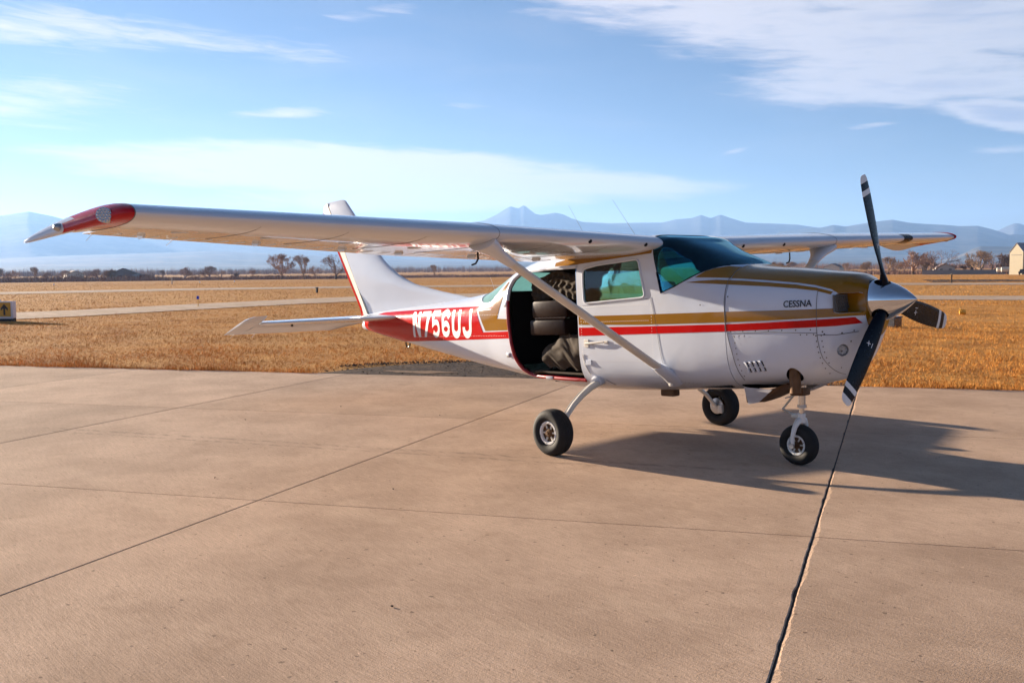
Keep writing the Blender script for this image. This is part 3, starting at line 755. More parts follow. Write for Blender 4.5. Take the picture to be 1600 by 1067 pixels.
TREES = [
    (3, 395, 437, 417, 2, 'dark', 'small dark bare tree at the left edge of the picture, above the yellow sign'),
    (17, 400, 437, 424, 0, 'pale', 'low bare tree just right of the leftmost tree'),
    (30, 430, 437, 421, 3, 'pale', 'thin pale tree between the leftmost trees and the tall pale one'),
    (61, 385, 437, 415, 2, 'gold', 'tall pale bare tree below the silver wing tip'),
    (83, 390, 437, 423, 1, 'pale', 'small tree right of the tall pale tree below the wing tip'),
    (108, 400, 437, 421, 0, 'pale', 'second small tree left of the brown barn group'),
    (138, 395, 437, 420, 3, 'dark', 'rounded bare tree some way left of the brown barn'),
    (160, 420, 437, 419, 1, 'pale', 'pale bare tree left of the barn, beside its pale neighbour'),
    (180, 390, 437, 419, 4, 'gold', 'straw-coloured tree right against the left side of the brown barn'),
    (245, 380, 436, 426, 1, 'dark', 'squat dark bush-like tree right of the grey shed'),
    (259, 385, 436, 420, 2, 'dark', 'upright grey tree between the shed and the big round tree'),
    (291, 375, 436, 416, 1, 'pale', 'big round bare tree above the blue taxiway light'),
    (333, 375, 436, 415, 0, 'dark', 'dense dark bare tree right of the big round one'),
    (349, 390, 436, 420, 3, 'pale', 'pale bare tree against the right side of the dense dark one'),
    (374, 400, 435, 424, 4, 'dark', 'low dark bare tree left of the three tall trees beside the fin'),
    (398, 420, 435, 421, 2, 'pale', 'faint bare tree just left of the three tall trees beside the fin'),
    (443, 330, 436, 397, 0, 'pale', 'tall vase-shaped bare tree, leftmost of the three beside the fin'),
    (478, 330, 436, 398, 2, 'gold', 'tall pale bare tree, middle of the three beside the fin'),
    (496, 345, 435, 414, 3, 'pale', 'small bare tree between the middle and right trees beside the fin'),
    (527, 300, 436, 396, 3, 'dark', 'dark twisted bare tree touching the white fin'),
    (681, 420, 431, 411, 2, 'gold', 'slim tree standing alone over the spine of the airplane'),
    (1205, 420, 424, 404, 1, 'dark', 'dark tree seen through the gap just right of the windshield'),
    (1218, 430, 424, 405, 4, 'pale', 'pale bare tree right of the windshield gap tree'),
    (1236, 430, 424, 405, 0, 'pale', 'bare tree left of the far wing strut, first of a pale pair'),
    (1247, 440, 424, 406, 3, 'pale', 'bare tree left of the far wing strut, second of a pale pair'),
    (1320, 430, 423, 406, 2, 'pale', 'slim pale tree between the far strut and the upright propeller blade'),
    (1358, 400, 424, 404, 1, 'gold', 'straw-coloured tree left of the upright propeller blade'),
    (1384, 380, 425, 399, 0, 'gold', 'straw-coloured tree right beside the upright propeller blade'),
    (1410, 385, 424, 403, 2, 'pale', 'narrow bare tree left of the big fan-shaped tree'),
    (1425, 370, 425, 390, 1, 'pale', 'big fan-shaped bare tree between propeller and far wing tip'),
    (1441, 380, 424, 398, 4, 'gold', 'pale tree squeezed between the two largest trees at the right'),
    (1458, 360, 425, 390, 3, 'dark', 'large dark oak-like bare tree below the far red wing tip'),
    (1486, 480, 421, 409, 1, 'dark', 'small distant tree right of the large dark tree'),
    (1518, 400, 421, 400, 4, 'dark', 'reddish dark tree left of the pale tree near the hangar'),
    (1530, 380, 424, 391, 0, 'gold', 'tall pale tree at the foot of the mesa, left of the hangar'),
    (1547, 385, 424, 396, 3, 'dark', 'dark bare tree, first of three leading up to the hangar'),
    (1559, 385, 424, 395, 1, 'dark', 'dark bare tree, middle of three leading up to the hangar'),
    (1571, 390, 424, 396, 4, 'dark', 'dark bare tree right against the hangar wall'),
]
for u, d, bv, tv_, var, tone, lab in TREES:
    tree(u, d, bv, tv_, var, tone, lab)
# thickets below and between the trees read as one mass
M['brush'] = plain('thicket_twigs', (0.22, 0.13, 0.092), 0.95, var=0.4, scale=.05, spec=0.05)
def thicket(name, spans, label, N, hlo, hhi):
    V = []; F = []
    for (u0, u1, d0, d1, hh) in spans:
        for _ in range(int(N * (u1 - u0) / 400)):
            u = random.uniform(u0, u1); d = random.uniform(d0, d1); x, y = bearing(u, d); z = gz(x, y)
            hloc = hh * (0.55 + .45 * (mnoise.noise(Vector((u * .06, d * .01, 0))) + .6))
            for _k in range(5):
                px_, py_ = x + random.gauss(0, .7), y + random.gauss(0, .7); a = random.uniform(0, 6.28)
                h_ = random.uniform(hlo, 1) * hloc * hhi; w_ = random.uniform(.05, .16); lx, ly = random.gauss(0, .5), random.gauss(0, .5)
                o_ = len(V)
                V += [(px_ - w_ * math.cos(a), py_ - w_ * math.sin(a), z), (px_ + w_ * math.cos(a), py_ + w_ * math.sin(a), z), (px_ + lx, py_ + ly, z + h_)]
                F.append((o_, o_ + 1, o_ + 2))
    me = bpy.data.meshes.new(name); me.from_pydata(V, [], F); me.materials.append(M['brush'])
    return tag(link(name, me), label, 'thicket', kind='stuff')
thicket('thicket', [(-60, 240, 335, 420, 2.6), (240, 560, 335, 420, 2.0), (560, 820, 370, 470, 1.4), (1180, 1400, 380, 470, 2.2), (1390, 1580, 370, 460, 2.0)], 'brown thicket and weeds along the tree line', 2600, .3, 1.0)
thicket('far_wood', [(560, 820, 900, 1500, 9), (1180, 1400, 800, 1300, 8), (0, 560, 800, 1300, 8), (1400, 1600, 800, 1200, 7)], 'far belt of small trees merging into one dark line', 2200, .4, 1.0)

# ---- buildings
def wallmat(name, base):
    m, t, b = principled(name, base, 0.6, spec=0.3)
    x, y, z = t.sep(objco(t))
    w = t.m('SINE', t.m('MULTIPLY', t.m('ADD', x, y), 22.0))
    n = t.noise(objco(t), .8, 4)
    t.put(b.inputs['Base Color'], t.mix(n, tuple(c * .88 for c in base), base)); bump(t, b, w, .4, .05)
    return m
M['beige'] = wallmat('beige_metal_siding', (0.50, 0.43, 0.29)); M['roofgrey'] = wallmat('pale_metal_roof', (0.33, 0.33, 0.36))
M['barnroof'] = plain('brown_barn_roof', (0.13, 0.075, 0.055), 0.8); M['barnwall'] = plain('grey_barn_wall', (0.26, 0.20, 0.17), 0.8)
M['shedwall'] = plain('pale_shed_wall', (0.45, 0.44, 0.44), 0.7); M['darkopen'] = plain('dark_opening', (0.02, 0.02, 0.022), 0.8)
M['houseroof'] = plain('house_roof', (0.16, 0.11, 0.10), 0.8); M['housewall'] = plain('house_wall', (0.55, 0.50, 0.42), 0.7); M['fence'] = plain('grey_board_fence', (0.24, 0.22, 0.21), 0.8)
def gable(name, u, d, w, l, he, hr, face, wm, rm, label, doors=(), wins=(), cat='building', over=.25):
    """gabled building: w across the gable end (local X), l along the ridge (local Y, away), eaves he, ridge hr"""
    x, y = bearing(u, d); o = empty(name, (x, y, gz(x, y) - .05), face)
    hw = w / 2; mb = MB()
    mb.add([(-hw, 0, 0), (hw, 0, 0), (hw, 0, he), (0, 0, hr), (-hw, 0, he), (-hw, l, 0), (hw, l, 0), (hw, l, he), (0, l, hr), (-hw, l, he)],
           [(0, 1, 2, 3, 4), (9, 8, 7, 6, 5), (0, 5, 6, 1), (1, 6, 7, 2), (0, 4, 9, 5)])
    mb.build('wall', wm, o)
    for s in (-1, 1):
        q = MB(); e = s * (hw + over); ze = he - over * (hr - he) / hw
        q.add([(0, -over, hr + .02), (e, -over, ze + .02), (e, l + over, ze + .02), (0, l + over, hr + .02), (0, -over, hr + .14), (e, -over, ze + .14), (e, l + over, ze + .14), (0, l + over, hr + .14)],
              [(0, 1, 2, 3), (7, 6, 5, 4), (0, 4, 5, 1), (1, 5, 6, 2), (2, 6, 7, 3), (3, 7, 4, 0)])
        q.build('roof', rm, o)
    for (cx, cw, z0, z1, side) in doors:
        if side == 'front': MB().box((cx, -.04, (z0 + z1) / 2), (cw, .08, z1 - z0)).build('door', M['darkopen'] if cw < 5 else wm, o)
        else: MB().box((hw * (1 if side == 'right' else -1) + (.04 if side == 'right' else -.04), cx, (z0 + z1) / 2), (.08, cw, z1 - z0)).build('door', M['darkopen'], o)
    for (cx, cw, z0, z1, side) in wins:
        w_ = MB().box((cx, -.03, (z0 + z1) / 2), (cw, .06, z1 - z0)).build('window', M['darkopen'], o)
        MB().box((cx, -.05, z0 - .05), (cw + .2, .12, .1)).build('sill', wm, w_)
    return tag(o, label, cat)
view = math.atan2(C_F.y, C_F.x)
def facing(u, turn=0.0):  # gable end turned towards the viewer, plus a turn
    v = C_R * ((u - 800) / F_PX) + C_F
    return math.atan2(v.y, v.x) - math.pi / 2 + R_(turn)
hg = gable('hangar', 1588, 300, 3.9, 14, 6.2, 8.6, facing(1585, 0) , M['beige'], M['roofgrey'], 'beige metal hangar with a gabled front cut by the right edge of the picture', doors=((6.0, 5.0, 0.1, 5.0, 'right'),), over=.1)
hg.rotation_euler.z = facing(1585, -32); hx_, hy_ = bearing(1584, 300); hg.location.x = hx_; hg.location.y = hy_
MB().box((0, -.05, 5.4), (2.9, .06, .12)).build('trim_band', M['fence'], hg)
gable('barn', 196, 390, 11.0, 9, 2.3, 4.6, facing(196, -6), M['barnwall'], M['barnroof'], 'brown gabled barn on the left beyond the field', doors=((0, 3, 0.05, 2.0, 'front'),), cat='barn')
gable('shed', 220, 388, 4.2, 5, 2.2, 2.6, facing(220, 0), M['shedwall'], M['roofgrey'], 'small pale shed right of the brown barn', cat='shed')
gable('shed', 230, 386, 3.6, 4, 2.0, 2.2, facing(230, 0), M['darkopen'], M['barnroof'], 'small dark lean-to right of the pale shed', cat='shed')
gable('house', 1475, 395, 6.4, 8, 2.4, 3.9, facing(1475, 10), M['housewall'], M['houseroof'], 'low cream house with a shallow gable below the large dark tree', wins=((-1.5, 1.0, 1.0, 2.0, 'front'), (1.5, 1.0, 1.0, 2.0, 'front')), cat='house')
gable('house', 122, 440, 6.5, 8, 2.6, 4.0, facing(122, 10), M['housewall'], M['houseroof'], 'tiny house between the bare trees left of the barn', cat='house')
gable('house', 1262, 520, 5, 7, 2.5, 3.8, facing(1262, 10), M['housewall'], M['houseroof'], 'tiny bright house left of the far wing strut', cat='house')
gable('house', 1298, 540, 8, 9, 2.6, 4.4, facing(1298, -15), M['housewall'], M['houseroof'], 'tiny brown-roofed house right of the far wing strut', cat='house')
# board fence and clutter at the right
fe = empty('board_fence', (*bearing(1502, 345), 0)); fx, fy = bearing(1502, 345); fe.location.z = gz(fx, fy) - .05; fe.rotation_euler.z = facing(1502, -3)
for k in range(12):
    MB().box((-12.0 + 2.0 * k + 1.0, 0, .80), (1.97, .06, 1.45 + .05 * (k % 3))).build('fence_panel', M['fence'], fe)
    MB().box((-12.0 + 2.0 * k, .06, .85), (.12, .12, 1.75)).build('fence_post', M['fence'], fe)
tag(fe, 'long low grey board fence left of the beige hangar', 'fence')
fe = empty('board_fence', (*bearing(1459, 348), 0)); fx, fy = bearing(1459, 348); fe.location.z = gz(fx, fy) - .05; fe.rotation_euler.z = facing(1459, 0)
for k in range(4): MB().box((-4.0 + 2.0 * k + 1.0, 0, .55), (1.97, .06, 1.0)).build('fence_panel', M['shedwall'], fe)
tag(fe, 'short pale fence below the large dark bare tree', 'fence')

def car(u, d, body, label, turn):
    x, y = bearing(u, d); o = empty('parked_car', (x, y, gz(x, y)), facing(u, turn))
    mb = MB()
    prof = [(-2.1, .35), (-2.1, .85), (-1.3, .95), (-.75, 1.45), (.75, 1.5), (1.35, 1.0), (2.1, .9), (2.15, .35)]
    mb.prism(prof, -.85, .85); mb.build('body', body, o)
    for s in (-1, 1):
        MB().prism([(-1.15, .97), (-.7, 1.38), (.68, 1.42), (1.15, 1.02)], s * .86 - .01, s * .86 + .01).build('window', M['darkopen'], o)
        for xx in (-1.35, 1.35): MB().lathe([(0.0001, -.1), (.33, -.1), (.33, .1), (0.0001, .1)], (xx, s * .78, .33), 'Y', 14).build('wheel', M['rubber'], o)
    return tag(o, label, 'car')
M['cardark'] = plain('dark_car_paint', (0.02, 0.02, 0.025), 0.25, coat=.5)
car(1597.5, 280, M['cardark'], 'dark car parked beside the beige hangar at the right edge', 75)
car(1506, 350, M['shedwall'], 'light car parked behind the grey fence', 5)
# white trailer and tank near the hangar
def tank(u, d, r, l, label, turn=0, wm='housewall'):
    x, y = bearing(u, d); o = empty('storage_tank', (x, y, gz(x, y)), facing(u, turn))
    mb = MB().lathe([(0.0001, -l / 2), (r * .6, -l / 2), (r, -l / 2 + .25), (r, l / 2 - .25), (r * .6, l / 2), (0.0001, l / 2)], (0, 0, r + .7), 'X', 20)
    mb.build('tank_body', M[wm], o, 40)
    for s in (-1, 1): MB().box((s * l * .3, 0, .4), (.25, r * 1.5, .9)).build('saddle', M['fence'], o)
    return tag(o, label, 'tank')
tank(1568, 330, .75, 2.6, 'cream storage tank right against the left side of the hangar')
tank(1557.5, 332, .7, 1.4, 'short cream tank at the end of the grey fence')
# crumbled edge of the asphalt: loose stones too many to count
V = []; F = []
for _ in range(2600):
    a_ = random.random(); k = random.randrange(len(pts) - 1) if False else 0
    u_ = random.uniform(-6.4, 2.4); lim = min(7.6, 7.75 - .12 * (u_ + 3) ** 2)
    n_ = lim + random.gauss(0, .16) if random.random() < .75 else random.uniform(4.9, max(5.0, lim))
    if n_ < 4.9: continue
    x_, y_ = ap(u_, n_); r_ = random.uniform(.008, .028); z_ = -.022
    o_ = len(V); an = random.uniform(0, 6.28)
    V += [(x_ + r_ * math.cos(an + q_ * 2.09) * random.uniform(.7, 1.2), y_ + r_ * math.sin(an + q_ * 2.09) * random.uniform(.7, 1.2), z_ - .004) for q_ in range(3)] + [(x_ + random.gauss(0, .004), y_ + random.gauss(0, .004), z_ + r_ * random.uniform(.5, .9))]
    F += [(o_, o_ + 1, o_ + 3), (o_ + 1, o_ + 2, o_ + 3), (o_ + 2, o_, o_ + 3)]
me = bpy.data.meshes.new('loose_stones'); me.from_pydata(V, [], F); me.materials.append(M['asphalt'])
tag(link('loose_stones', me), 'loose stones along the crumbling asphalt edge', 'gravel', kind='stuff')
# ------------------------------------------------------------------ airplane
# Aircraft frame: X forward, Y to its left, Z up; it stands nose-up on its gear.
PITCH = 0.0565148
plane = empty('airplane')
plane.rotation_euler = (0, -PITCH, 0)
# rotation is about the main axle, 0.2 m above the apron
plane.location = (0.2 * math.sin(PITCH), 0, 0.2 - 0.2 * math.cos(PITCH))
tag(plane, 'white single-engine high-wing airplane with red and gold stripes and open cargo door', 'airplane')

STN = np.array([  # X, bottom, top, half width, height of max width, upper and lower corner exponents
    (2.52, 1.00, 1.42, .20, 1.22, 2.4, 1.8), (2.48, .91, 1.452, .255, 1.22, 2.5, 1.7), (2.44, .845, 1.475, .305, 1.21, 2.6, 1.8), (2.38, .772, 1.505, .364, 1.19, 2.8, 2.0), (2.30, .707, 1.522, .422, 1.16, 2.9, 2.3),
    (2.20, .650, 1.537, .470, 1.14, 3.0, 2.6), (1.90, .595, 1.580, .52, 1.12, 3.1, 3.0), (1.60, .570, 1.615, .55, 1.12, 3.1, 3.2),
    (1.46, .560, 1.640, .56, 1.12, 3.0, 3.4), (1.30, .553, 1.715, .567, 1.12, 3.0, 3.6), (1.10, .547, 1.80, .575, 1.12, 3.2, 3.8),
    (0.90, .540, 1.885, .58, 1.12, 4.4, 3.9), (0.74, .530, 1.95, .583, 1.12, 6.2, 4.0), (0.50, .520, 1.978, .585, 1.12, 6.6, 4.0),
    (0.0, .510, 1.985, .585, 1.12, 6.2, 4.0), (-.4, .512, 1.965, .58, 1.12, 5.4, 3.9), (-.87, .550, 1.90, .565, 1.12, 4.3, 3.7),
    (-1.2, .590, 1.835, .545, 1.12, 4.0, 3.5), (-1.5, .625, 1.755, .515, 1.12, 3.6, 3.3), (-1.8, .660, 1.645, .475, 1.12, 3.2, 3.0),
    (-2.05, .688, 1.560, .447, 1.12, 3.1, 2.9), (-2.4, .735, 1.52, .41, 1.12, 3.1, 2.7), (-2.9, .815, 1.485, .352, 1.13, 3.2, 2.6),
    (-3.5, .912, 1.45, .285, 1.155, 3.2, 2.5), (-4.1, 1.010, 1.42, .218, 1.19, 3.1, 2.4), (-4.6, 1.095, 1.395, .155, 1.22, 2.7, 2.2),
    (-4.9, 1.15, 1.375, .095, 1.25, 2.3, 2.0)])[::-1]

def pchip(x, xs, ys):
    h = np.diff(xs); d = np.diff(ys) / h; m = np.zeros(len(xs)); m[0] = d[0]; m[-1] = d[-1]
    for i in range(1, len(xs) - 1):
        m[i] = 0 if d[i - 1] * d[i] <= 0 else (h[i - 1] + h[i]) * 3 / ((2 * h[i] + h[i - 1]) / d[i - 1] + (h[i] + 2 * h[i - 1]) / d[i])
    i = int(np.clip(np.searchsorted(xs, x) - 1, 0, len(xs) - 2)); t = (x - xs[i]) / h[i]
    return ys[i] * (1 + 2 * t) * (1 - t) ** 2 + m[i] * h[i] * t * (1 - t) ** 2 + ys[i + 1] * t * t * (3 - 2 * t) + m[i + 1] * h[i] * t * t * (t - 1)

def section(x):
    return [pchip(x, STN[:, 0], STN[:, k]) for k in range(1, 7)]

def y_side(x, z):
    zb, zt, hw, zm, nt, nb = section(x)
    t, n = ((z - zm) / (zt - zm), nt) if z >= zm else ((zm - z) / (zm - zb), nb)
    return 0.0 if t >= 1 else hw * (1 - t ** n) ** (1 / n)

def ring(x, n, off=0.0):
    zb, zt, hw, zm, nt, nb = section(x)
    hw += off; zt += off; zb -= off
    a = np.linspace(0, 2 * np.pi, 1201)
    c, s = np.cos(a), np.sin(a)
    e = np.where(s >= 0, nt, nb)
    y = hw * np.sign(c) * np.abs(c) ** (2 / e)
    z = zm + np.where(s >= 0, zt - zm, zm - zb) * np.sign(s) * np.abs(s) ** (2 / e)
    L = np.concatenate([[0], np.cumsum(np.hypot(np.diff(y), np.diff(z)))])
    q = np.linspace(0, L[-1], n + 1)[:-1]
    return [(x, float(u), float(v)) for u, v in zip(np.interp(q, L, y), np.interp(q, L, z))]

def shell(x0, x1, o0, o1, nx, n, mats, mi_in=0):
    xs = np.linspace(x0, x1, nx)
    mb = MB(); N = n
    A = [ring(x, n, o0) for x in xs]; B = [ring(x, n, o1) for x in xs]
    mb.loft(A, True, False, 0)
    mb.loft([r[::-1] for r in B], True, False, mi_in)
    k = len(mb.v)
    mb.add([], [])
    base_b = nx * n
    f = []
    for j in range(n):
        j2 = (j + 1) % n
        f.append((j, j2, base_b + n - 1 - j2, base_b + n - 1 - j))
        e = (nx - 1) * n
        f.append((e + j, e + j2, base_b + e + n - 1 - j2, base_b + e + n - 1 - j))
    mb.f.extend(f); mb.m.extend([0] * len(f))
    return mb.mesh('shell', mats)

def prism_mesh(poly, y0, y1, mat):
    return MB().prism(poly, y0, y1).mesh('cut', mat)

def arc_poly(pts, r=0.05, seg=4):
    """round the corners of a polygon"""
    out = []
    n = len(pts)
    for i in range(n):
        p = Vector(pts[i]); a = Vector(pts[i - 1]) - p; b = Vector(pts[(i + 1) % n]) - p
        rr = min(r, a.length * 0.45, b.length * 0.45)
        p0 = p + a.normalized() * rr; p1 = p + b.normalized() * rr
        for k in range(seg + 1):
            t = k / seg
            q = p0 * (1 - t) ** 2 + p * 2 * t * (1 - t) + p1 * t * t
            out.append((q.x, q.y))
    return out

WIN_F = arc_poly([(-0.196, 1.703), (0.0, 1.730), (0.522, 1.752), (0.597, 1.400), (-0.188, 1.370)], 0.05)
DOOR = [(-0.285, 1.722), (-0.75, 1.728), (-1.12, 1.722), (-1.24, 1.703), (-1.325, 1.652), (-1.368, 1.57), (-1.378, 1.42), (-1.368, 1.2), (-1.340, 1.0), (-1.30, .84),
        (-1.24, .72), (-1.19, .675), (-1.10, .65), (-0.285, .632)]
SHIELD = [(0.778, 1.432), (0.735, 1.62), (0.675, 1.83), (0.60, 1.885), (0.60, 2.2), (1.60, 2.2), (1.60, 1.625), (1.47, 1.643), (1.36, 1.643), (1.27, 1.628), (1.16, 1.592), (1.05, 1.54), (0.92, 1.480)]
REARW = arc_poly([(-2.05, 1.50), (-1.95, 1.44), (-1.74, 1.425), (-1.60, 1.55), (-1.465, 1.665), (-1.465, 1.9), (-2.0, 1.9)], 0.05)
WIN_L = arc_poly([(-0.40, 1.70), (-1.15, 1.66), (-1.25, 1.42), (-0.40, 1.39)], 0.06)

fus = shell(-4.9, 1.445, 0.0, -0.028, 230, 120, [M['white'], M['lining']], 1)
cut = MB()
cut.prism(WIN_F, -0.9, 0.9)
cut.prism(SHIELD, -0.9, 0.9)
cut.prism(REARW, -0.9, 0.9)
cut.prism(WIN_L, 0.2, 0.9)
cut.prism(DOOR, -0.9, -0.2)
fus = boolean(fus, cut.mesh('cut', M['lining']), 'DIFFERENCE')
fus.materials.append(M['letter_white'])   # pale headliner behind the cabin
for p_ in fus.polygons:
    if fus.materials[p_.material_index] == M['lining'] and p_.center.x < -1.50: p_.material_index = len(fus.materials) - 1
shade(fus, 40)
link('fuselage', fus, plane)

def pane(name, poly, y0, y1, x0, x1, mat, nx=70, parent=plane, o0=-0.006, o1=-0.010):
    s = shell(x0, x1, o0, o1, nx, 110, [mat])
    me = boolean(s, prism_mesh(poly, y0, y1, mat), 'INTERSECT'); shade(me, 40)
    return link(name, me, parent)
pane('windshield', SHIELD, -0.9, 0.9, 0.6, 1.445, M['shield'])
pane('side_window', WIN_F, -0.9, -0.2, -0.3, 0.7, M['glass'])
pane('side_window', WIN_F, 0.2, 0.9, -0.3, 0.7, M['glass'])
pane('side_window', WIN_L, 0.2, 0.9, -1.35, -0.3, M['glass'])
pane('rear_window', REARW, -0.9, 0.9, -2.15, -1.35, M['plexi'])

def surf_path(pts, off=0.004, side=-1):
    return [Vector((x, side * (y_side(x, z) + off), z)) for x, z in pts]
# window frames and door trim follow the skin
def trim(name, poly, r, mat, closed=True, off=0.002, parent=plane, dens=0.04):
    pts = []
    n = len(poly)
    for i in range(n if closed else n - 1):
        a, b = Vector(poly[i]), Vector(poly[(i + 1) % n])
        k = max(1, int((b - a).length / dens))
        for j in range(k):
            q = a.lerp(b, j / k); pts.append((q.x, q.y))
    pts.append(poly[0] if closed else poly[-1])
    return MB().tube(surf_path(pts, off), r, 6, cap=not closed).build(name, mat, parent, 60)
trim('window_frame', WIN_F, 0.010, M['white'])
red_edge = DOOR[7:]
trim('door_seal', [(-1.390, 1.44), (-1.381, 1.2), (-1.352, 1.0), (-1.312, .84), (-1.253, .71), (-1.195, .662), (-1.10, .637), (-0.7, .628), (-0.282, .619)], 0.019, M['darkred'], False)
trim('door_frame', [(-0.283, 1.732), (-0.75, 1.738), (-1.12, 1.733), (-1.247, 1.713), (-1.335, 1.660), (-1.380, 1.575), (-1.390, 1.44)], 0.020, M['white'], False)
for zz in (0.86, 1.40):
    MB().box((-1.415, -y_side(-1.415, zz) - 0.012, zz), (0.045, 0.022, 0.05), bevel=0.006).build('door_hinge', M['steel'], plane, 40)
MB().box((-0.83, -y_side(-.83, .64) - 0.012, 0.632), (0.10, 0.02, 0.03), bevel=0.005).build('door_catch', M['white'], plane, 40)
MB().tube([(0.735, -y_side(0.735, 1.62) - .002, 1.62), (0.778, -y_side(.778, 1.432) - .002, 1.432), (0.92, -y_side(.92, 1.48) - .002, 1.48), (1.05, -y_side(1.05, 1.54) - .002, 1.54), (1.16, -y_side(1.16, 1.592) - .002, 1.592), (1.27, -y_side(1.27, 1.628) - .002, 1.628), (1.36, -y_side(1.36, 1.642) - .002, 1.642)], 0.006, 6).build('windshield_seal', M['black'], plane, 60)

# ---- cowling: solid nose with intakes, lamp well and exhaust well cut into it
cowl = MB().loft([ring(x, 120) for x in np.concatenate([np.linspace(1.452, 2.40, 60), np.linspace(2.41, 2.52, 14)])], True, True).mesh('cowl', [M['white'], M['gold'], M['lining']])
def rbox(c, s, b, mi, mats):
    return MB().box(c, s, mi, bevel=b).mesh('cut', mats)
cutm = [M['white'], M['gold'], M['lining']]
for s in (-1, 1):
    cowl = boolean(cowl, rbox((2.48, s * 0.335, 1.278), (0.24, 0.29, 0.155), 0.03, 1, cutm), 'DIFFERENCE')
for s in (-1, 1):
    lamp_well = MB().lathe([(0.0001, -0.07), (0.046, -0.07), (0.054, 0.2), (0.0001, 0.2)], (0, 0, 0), 'Y', 28, 0).mesh('cut', cutm)
    lamp_well.transform(Matrix.Translation((2.375, s * 0.292, 0.905)) @ Matrix.Rotation(R_(-138 if s < 0 else -42), 4, 'Z'))
    cowl = boolean(cowl, lamp_well, 'DIFFERENCE')
cowl = boolean(cowl, MB().lathe([(0.0001, -0.16), (0.068, -0.16), (0.068, 0.2), (0.0001, 0.2)], (1.985, -0.375, 0.62), 'Z', 28, 2).mesh('cut', cutm), 'DIFFERENCE')
cowl = boolean(cowl, rbox((1.70, -0.27, 0.56), (0.46, 0.26, 0.12), 0.01, 2, cutm), 'DIFFERENCE')
cowl = boolean(cowl, rbox((1.70, 0.27, 0.56), (0.46, 0.26, 0.12), 0.01, 2, cutm), 'DIFFERENCE')
shade(cowl, 38)
for p_ in cowl.polygons:   # the nose bowl round the spinner is gold
    if p_.center.x > 2.505 and p_.center.z > 1.176 and cowl.materials[p_.material_index] == M['white'] : p_.material_index = list(cowl.materials).index(M['gold'])
cowl_o = link('cowling', cowl, plane)
for s in (-1, 1):
    mb = MB()
    mb.box((2.368, s * 0.30, 1.278), (0.012, 0.20, 0.135))
    for k in range(6):
        mb.box((2.378, s * (0.21 + 0.03 * k), 1.278), (0.010, 0.006, 0.12), rot=Matrix.Rotation(R_(25), 3, 'X'))
    mb.build('intake_screen', M['seam'], plane)
    # landing lamp inside its well
    ax = Matrix.Translation((2.375, s * 0.292, 0.905)) @ Matrix.Rotation(R_(-138 if s < 0 else -42), 4, 'Z')
    lm = MB().lathe([(0.0001, -0.064), (0.042, -0.064), (0.044, -0.050), (0.038, -0.045), (0.0001, -0.045)], (0, 0, 0), 'Y', 24)
    lm.v = [tuple(ax @ Vector(p)) for p in lm.v]
    lamp = lm.build('landing_lamp', M['steel'], plane, 40)
    mb = MB()
    for i in range(-3, 4):
        for j in range(-3, 4):
            if i * i + j * j < 10:
                p = ax @ Vector((i * 0.0105, -0.043, j * 0.0105))
                mb.lathe([(0.0001, .005), (0.004, .003), (0.005, 0), (0.0001, -.002)], p, 'Y', 6)
    mb.build('lamp_diode', M['letter_white'], lamp)
# cowl paint, seams
def decal(name, poly, x0, x1, mat, y0=-0.9, y1=0.9, o=(0.003, 0.0012), nx=90, parent=plane):
    s = shell(x0, x1, o[0], o[1], nx, 120, [mat])
    me = boolean(s, prism_mesh(poly, y0, y1, mat), 'INTERSECT'); shade(me, 40)
    return link(name, me, parent)
GOLD_UP = [(1.12, 1.552), (1.323, 1.538), (1.557, 1.516), (1.799, 1.490), (2.055, 1.458), (2.217, 1.429), (2.33, 1.392), (2.375, 1.36), (2.385, 1.30), (2.375, 1.240), (2.0, 1.241), (1.447, 1.245),
           (1.447, 1.156), (1.846, 1.161), (2.25, 1.170), (2.53, 1.176), (2.53, 1.40), (2.53, 1.9), (1.0, 1.9)]
gu = decal('gold_stripe', GOLD_UP, 1.453, 2.519, M['gold'])
for s in (-1, 1):
    gu.data = boolean(gu.data, rbox((2.48, s * 0.335, 1.278), (0.25, 0.30, 0.157), 0.03, 0, [M['gold']]), 'DIFFERENCE')
shade(gu.data, 40)
for ya, yb in ((-.9, -.05), (.05, .9)): decal('gold_stripe', [(1.16, 1.52), (1.33, 1.520), (1.568, 1.499), (1.808, 1.473), (2.061, 1.442), (2.222, 1.411), (2.345, 1.372), (2.335, 1.350), (2.23, 1.386), (2.073, 1.410), (1.822, 1.440), (1.585, 1.461), (1.34, 1.484), (1.04, 1.512)], 1.03, 2.4, M['gold'], ya, yb)
for ya, yb in ((-.9, -.05), (.05, .9)): decal('gold_stripe', [(1.12, 1.552), (1.323, 1.538), (1.46, 1.527), (1.46, 1.62), (1.36, 1.634), (1.27, 1.620), (1.20, 1.60)], 1.1, 1.446, M['gold'], ya, yb)
for ya, yb in ((-.9, -.05), (.05, .9)): decal('gold_stripe', [(-0.27, 1.250), (0.524, 1.246), (1.4435, 1.245), (1.4435, 1.156), (0.517, 1.153), (-0.27, 1.167)], -0.28, 1.444, M['gold'], ya, yb)
for ya, yb in ((-.9, -.05), (.05, .9)): decal('gold_stripe', [(-0.62, 1.745), (-0.329, 1.752), (0.034, 1.768), (0.358, 1.782), (0.67, 1.795), (0.67, 1.9), (-0.2, 1.85), (-0.62, 1.79)], -0.64, 0.69, M['gold'], ya, yb)
decal('gold_stripe', [(-1.995, 1.345), (-1.728, 1.352), (-1.585, 1.50), (-1.44, 1.640), (-1.415, 1.640), (-1.48, 1.50), (-1.54, 1.38), (-1.60, 1.253), (-1.396, 1.245), (-1.398, 1.127), (-1.845, 1.122)], -2.05, -1.3, M['gold'], y1=-0.1)
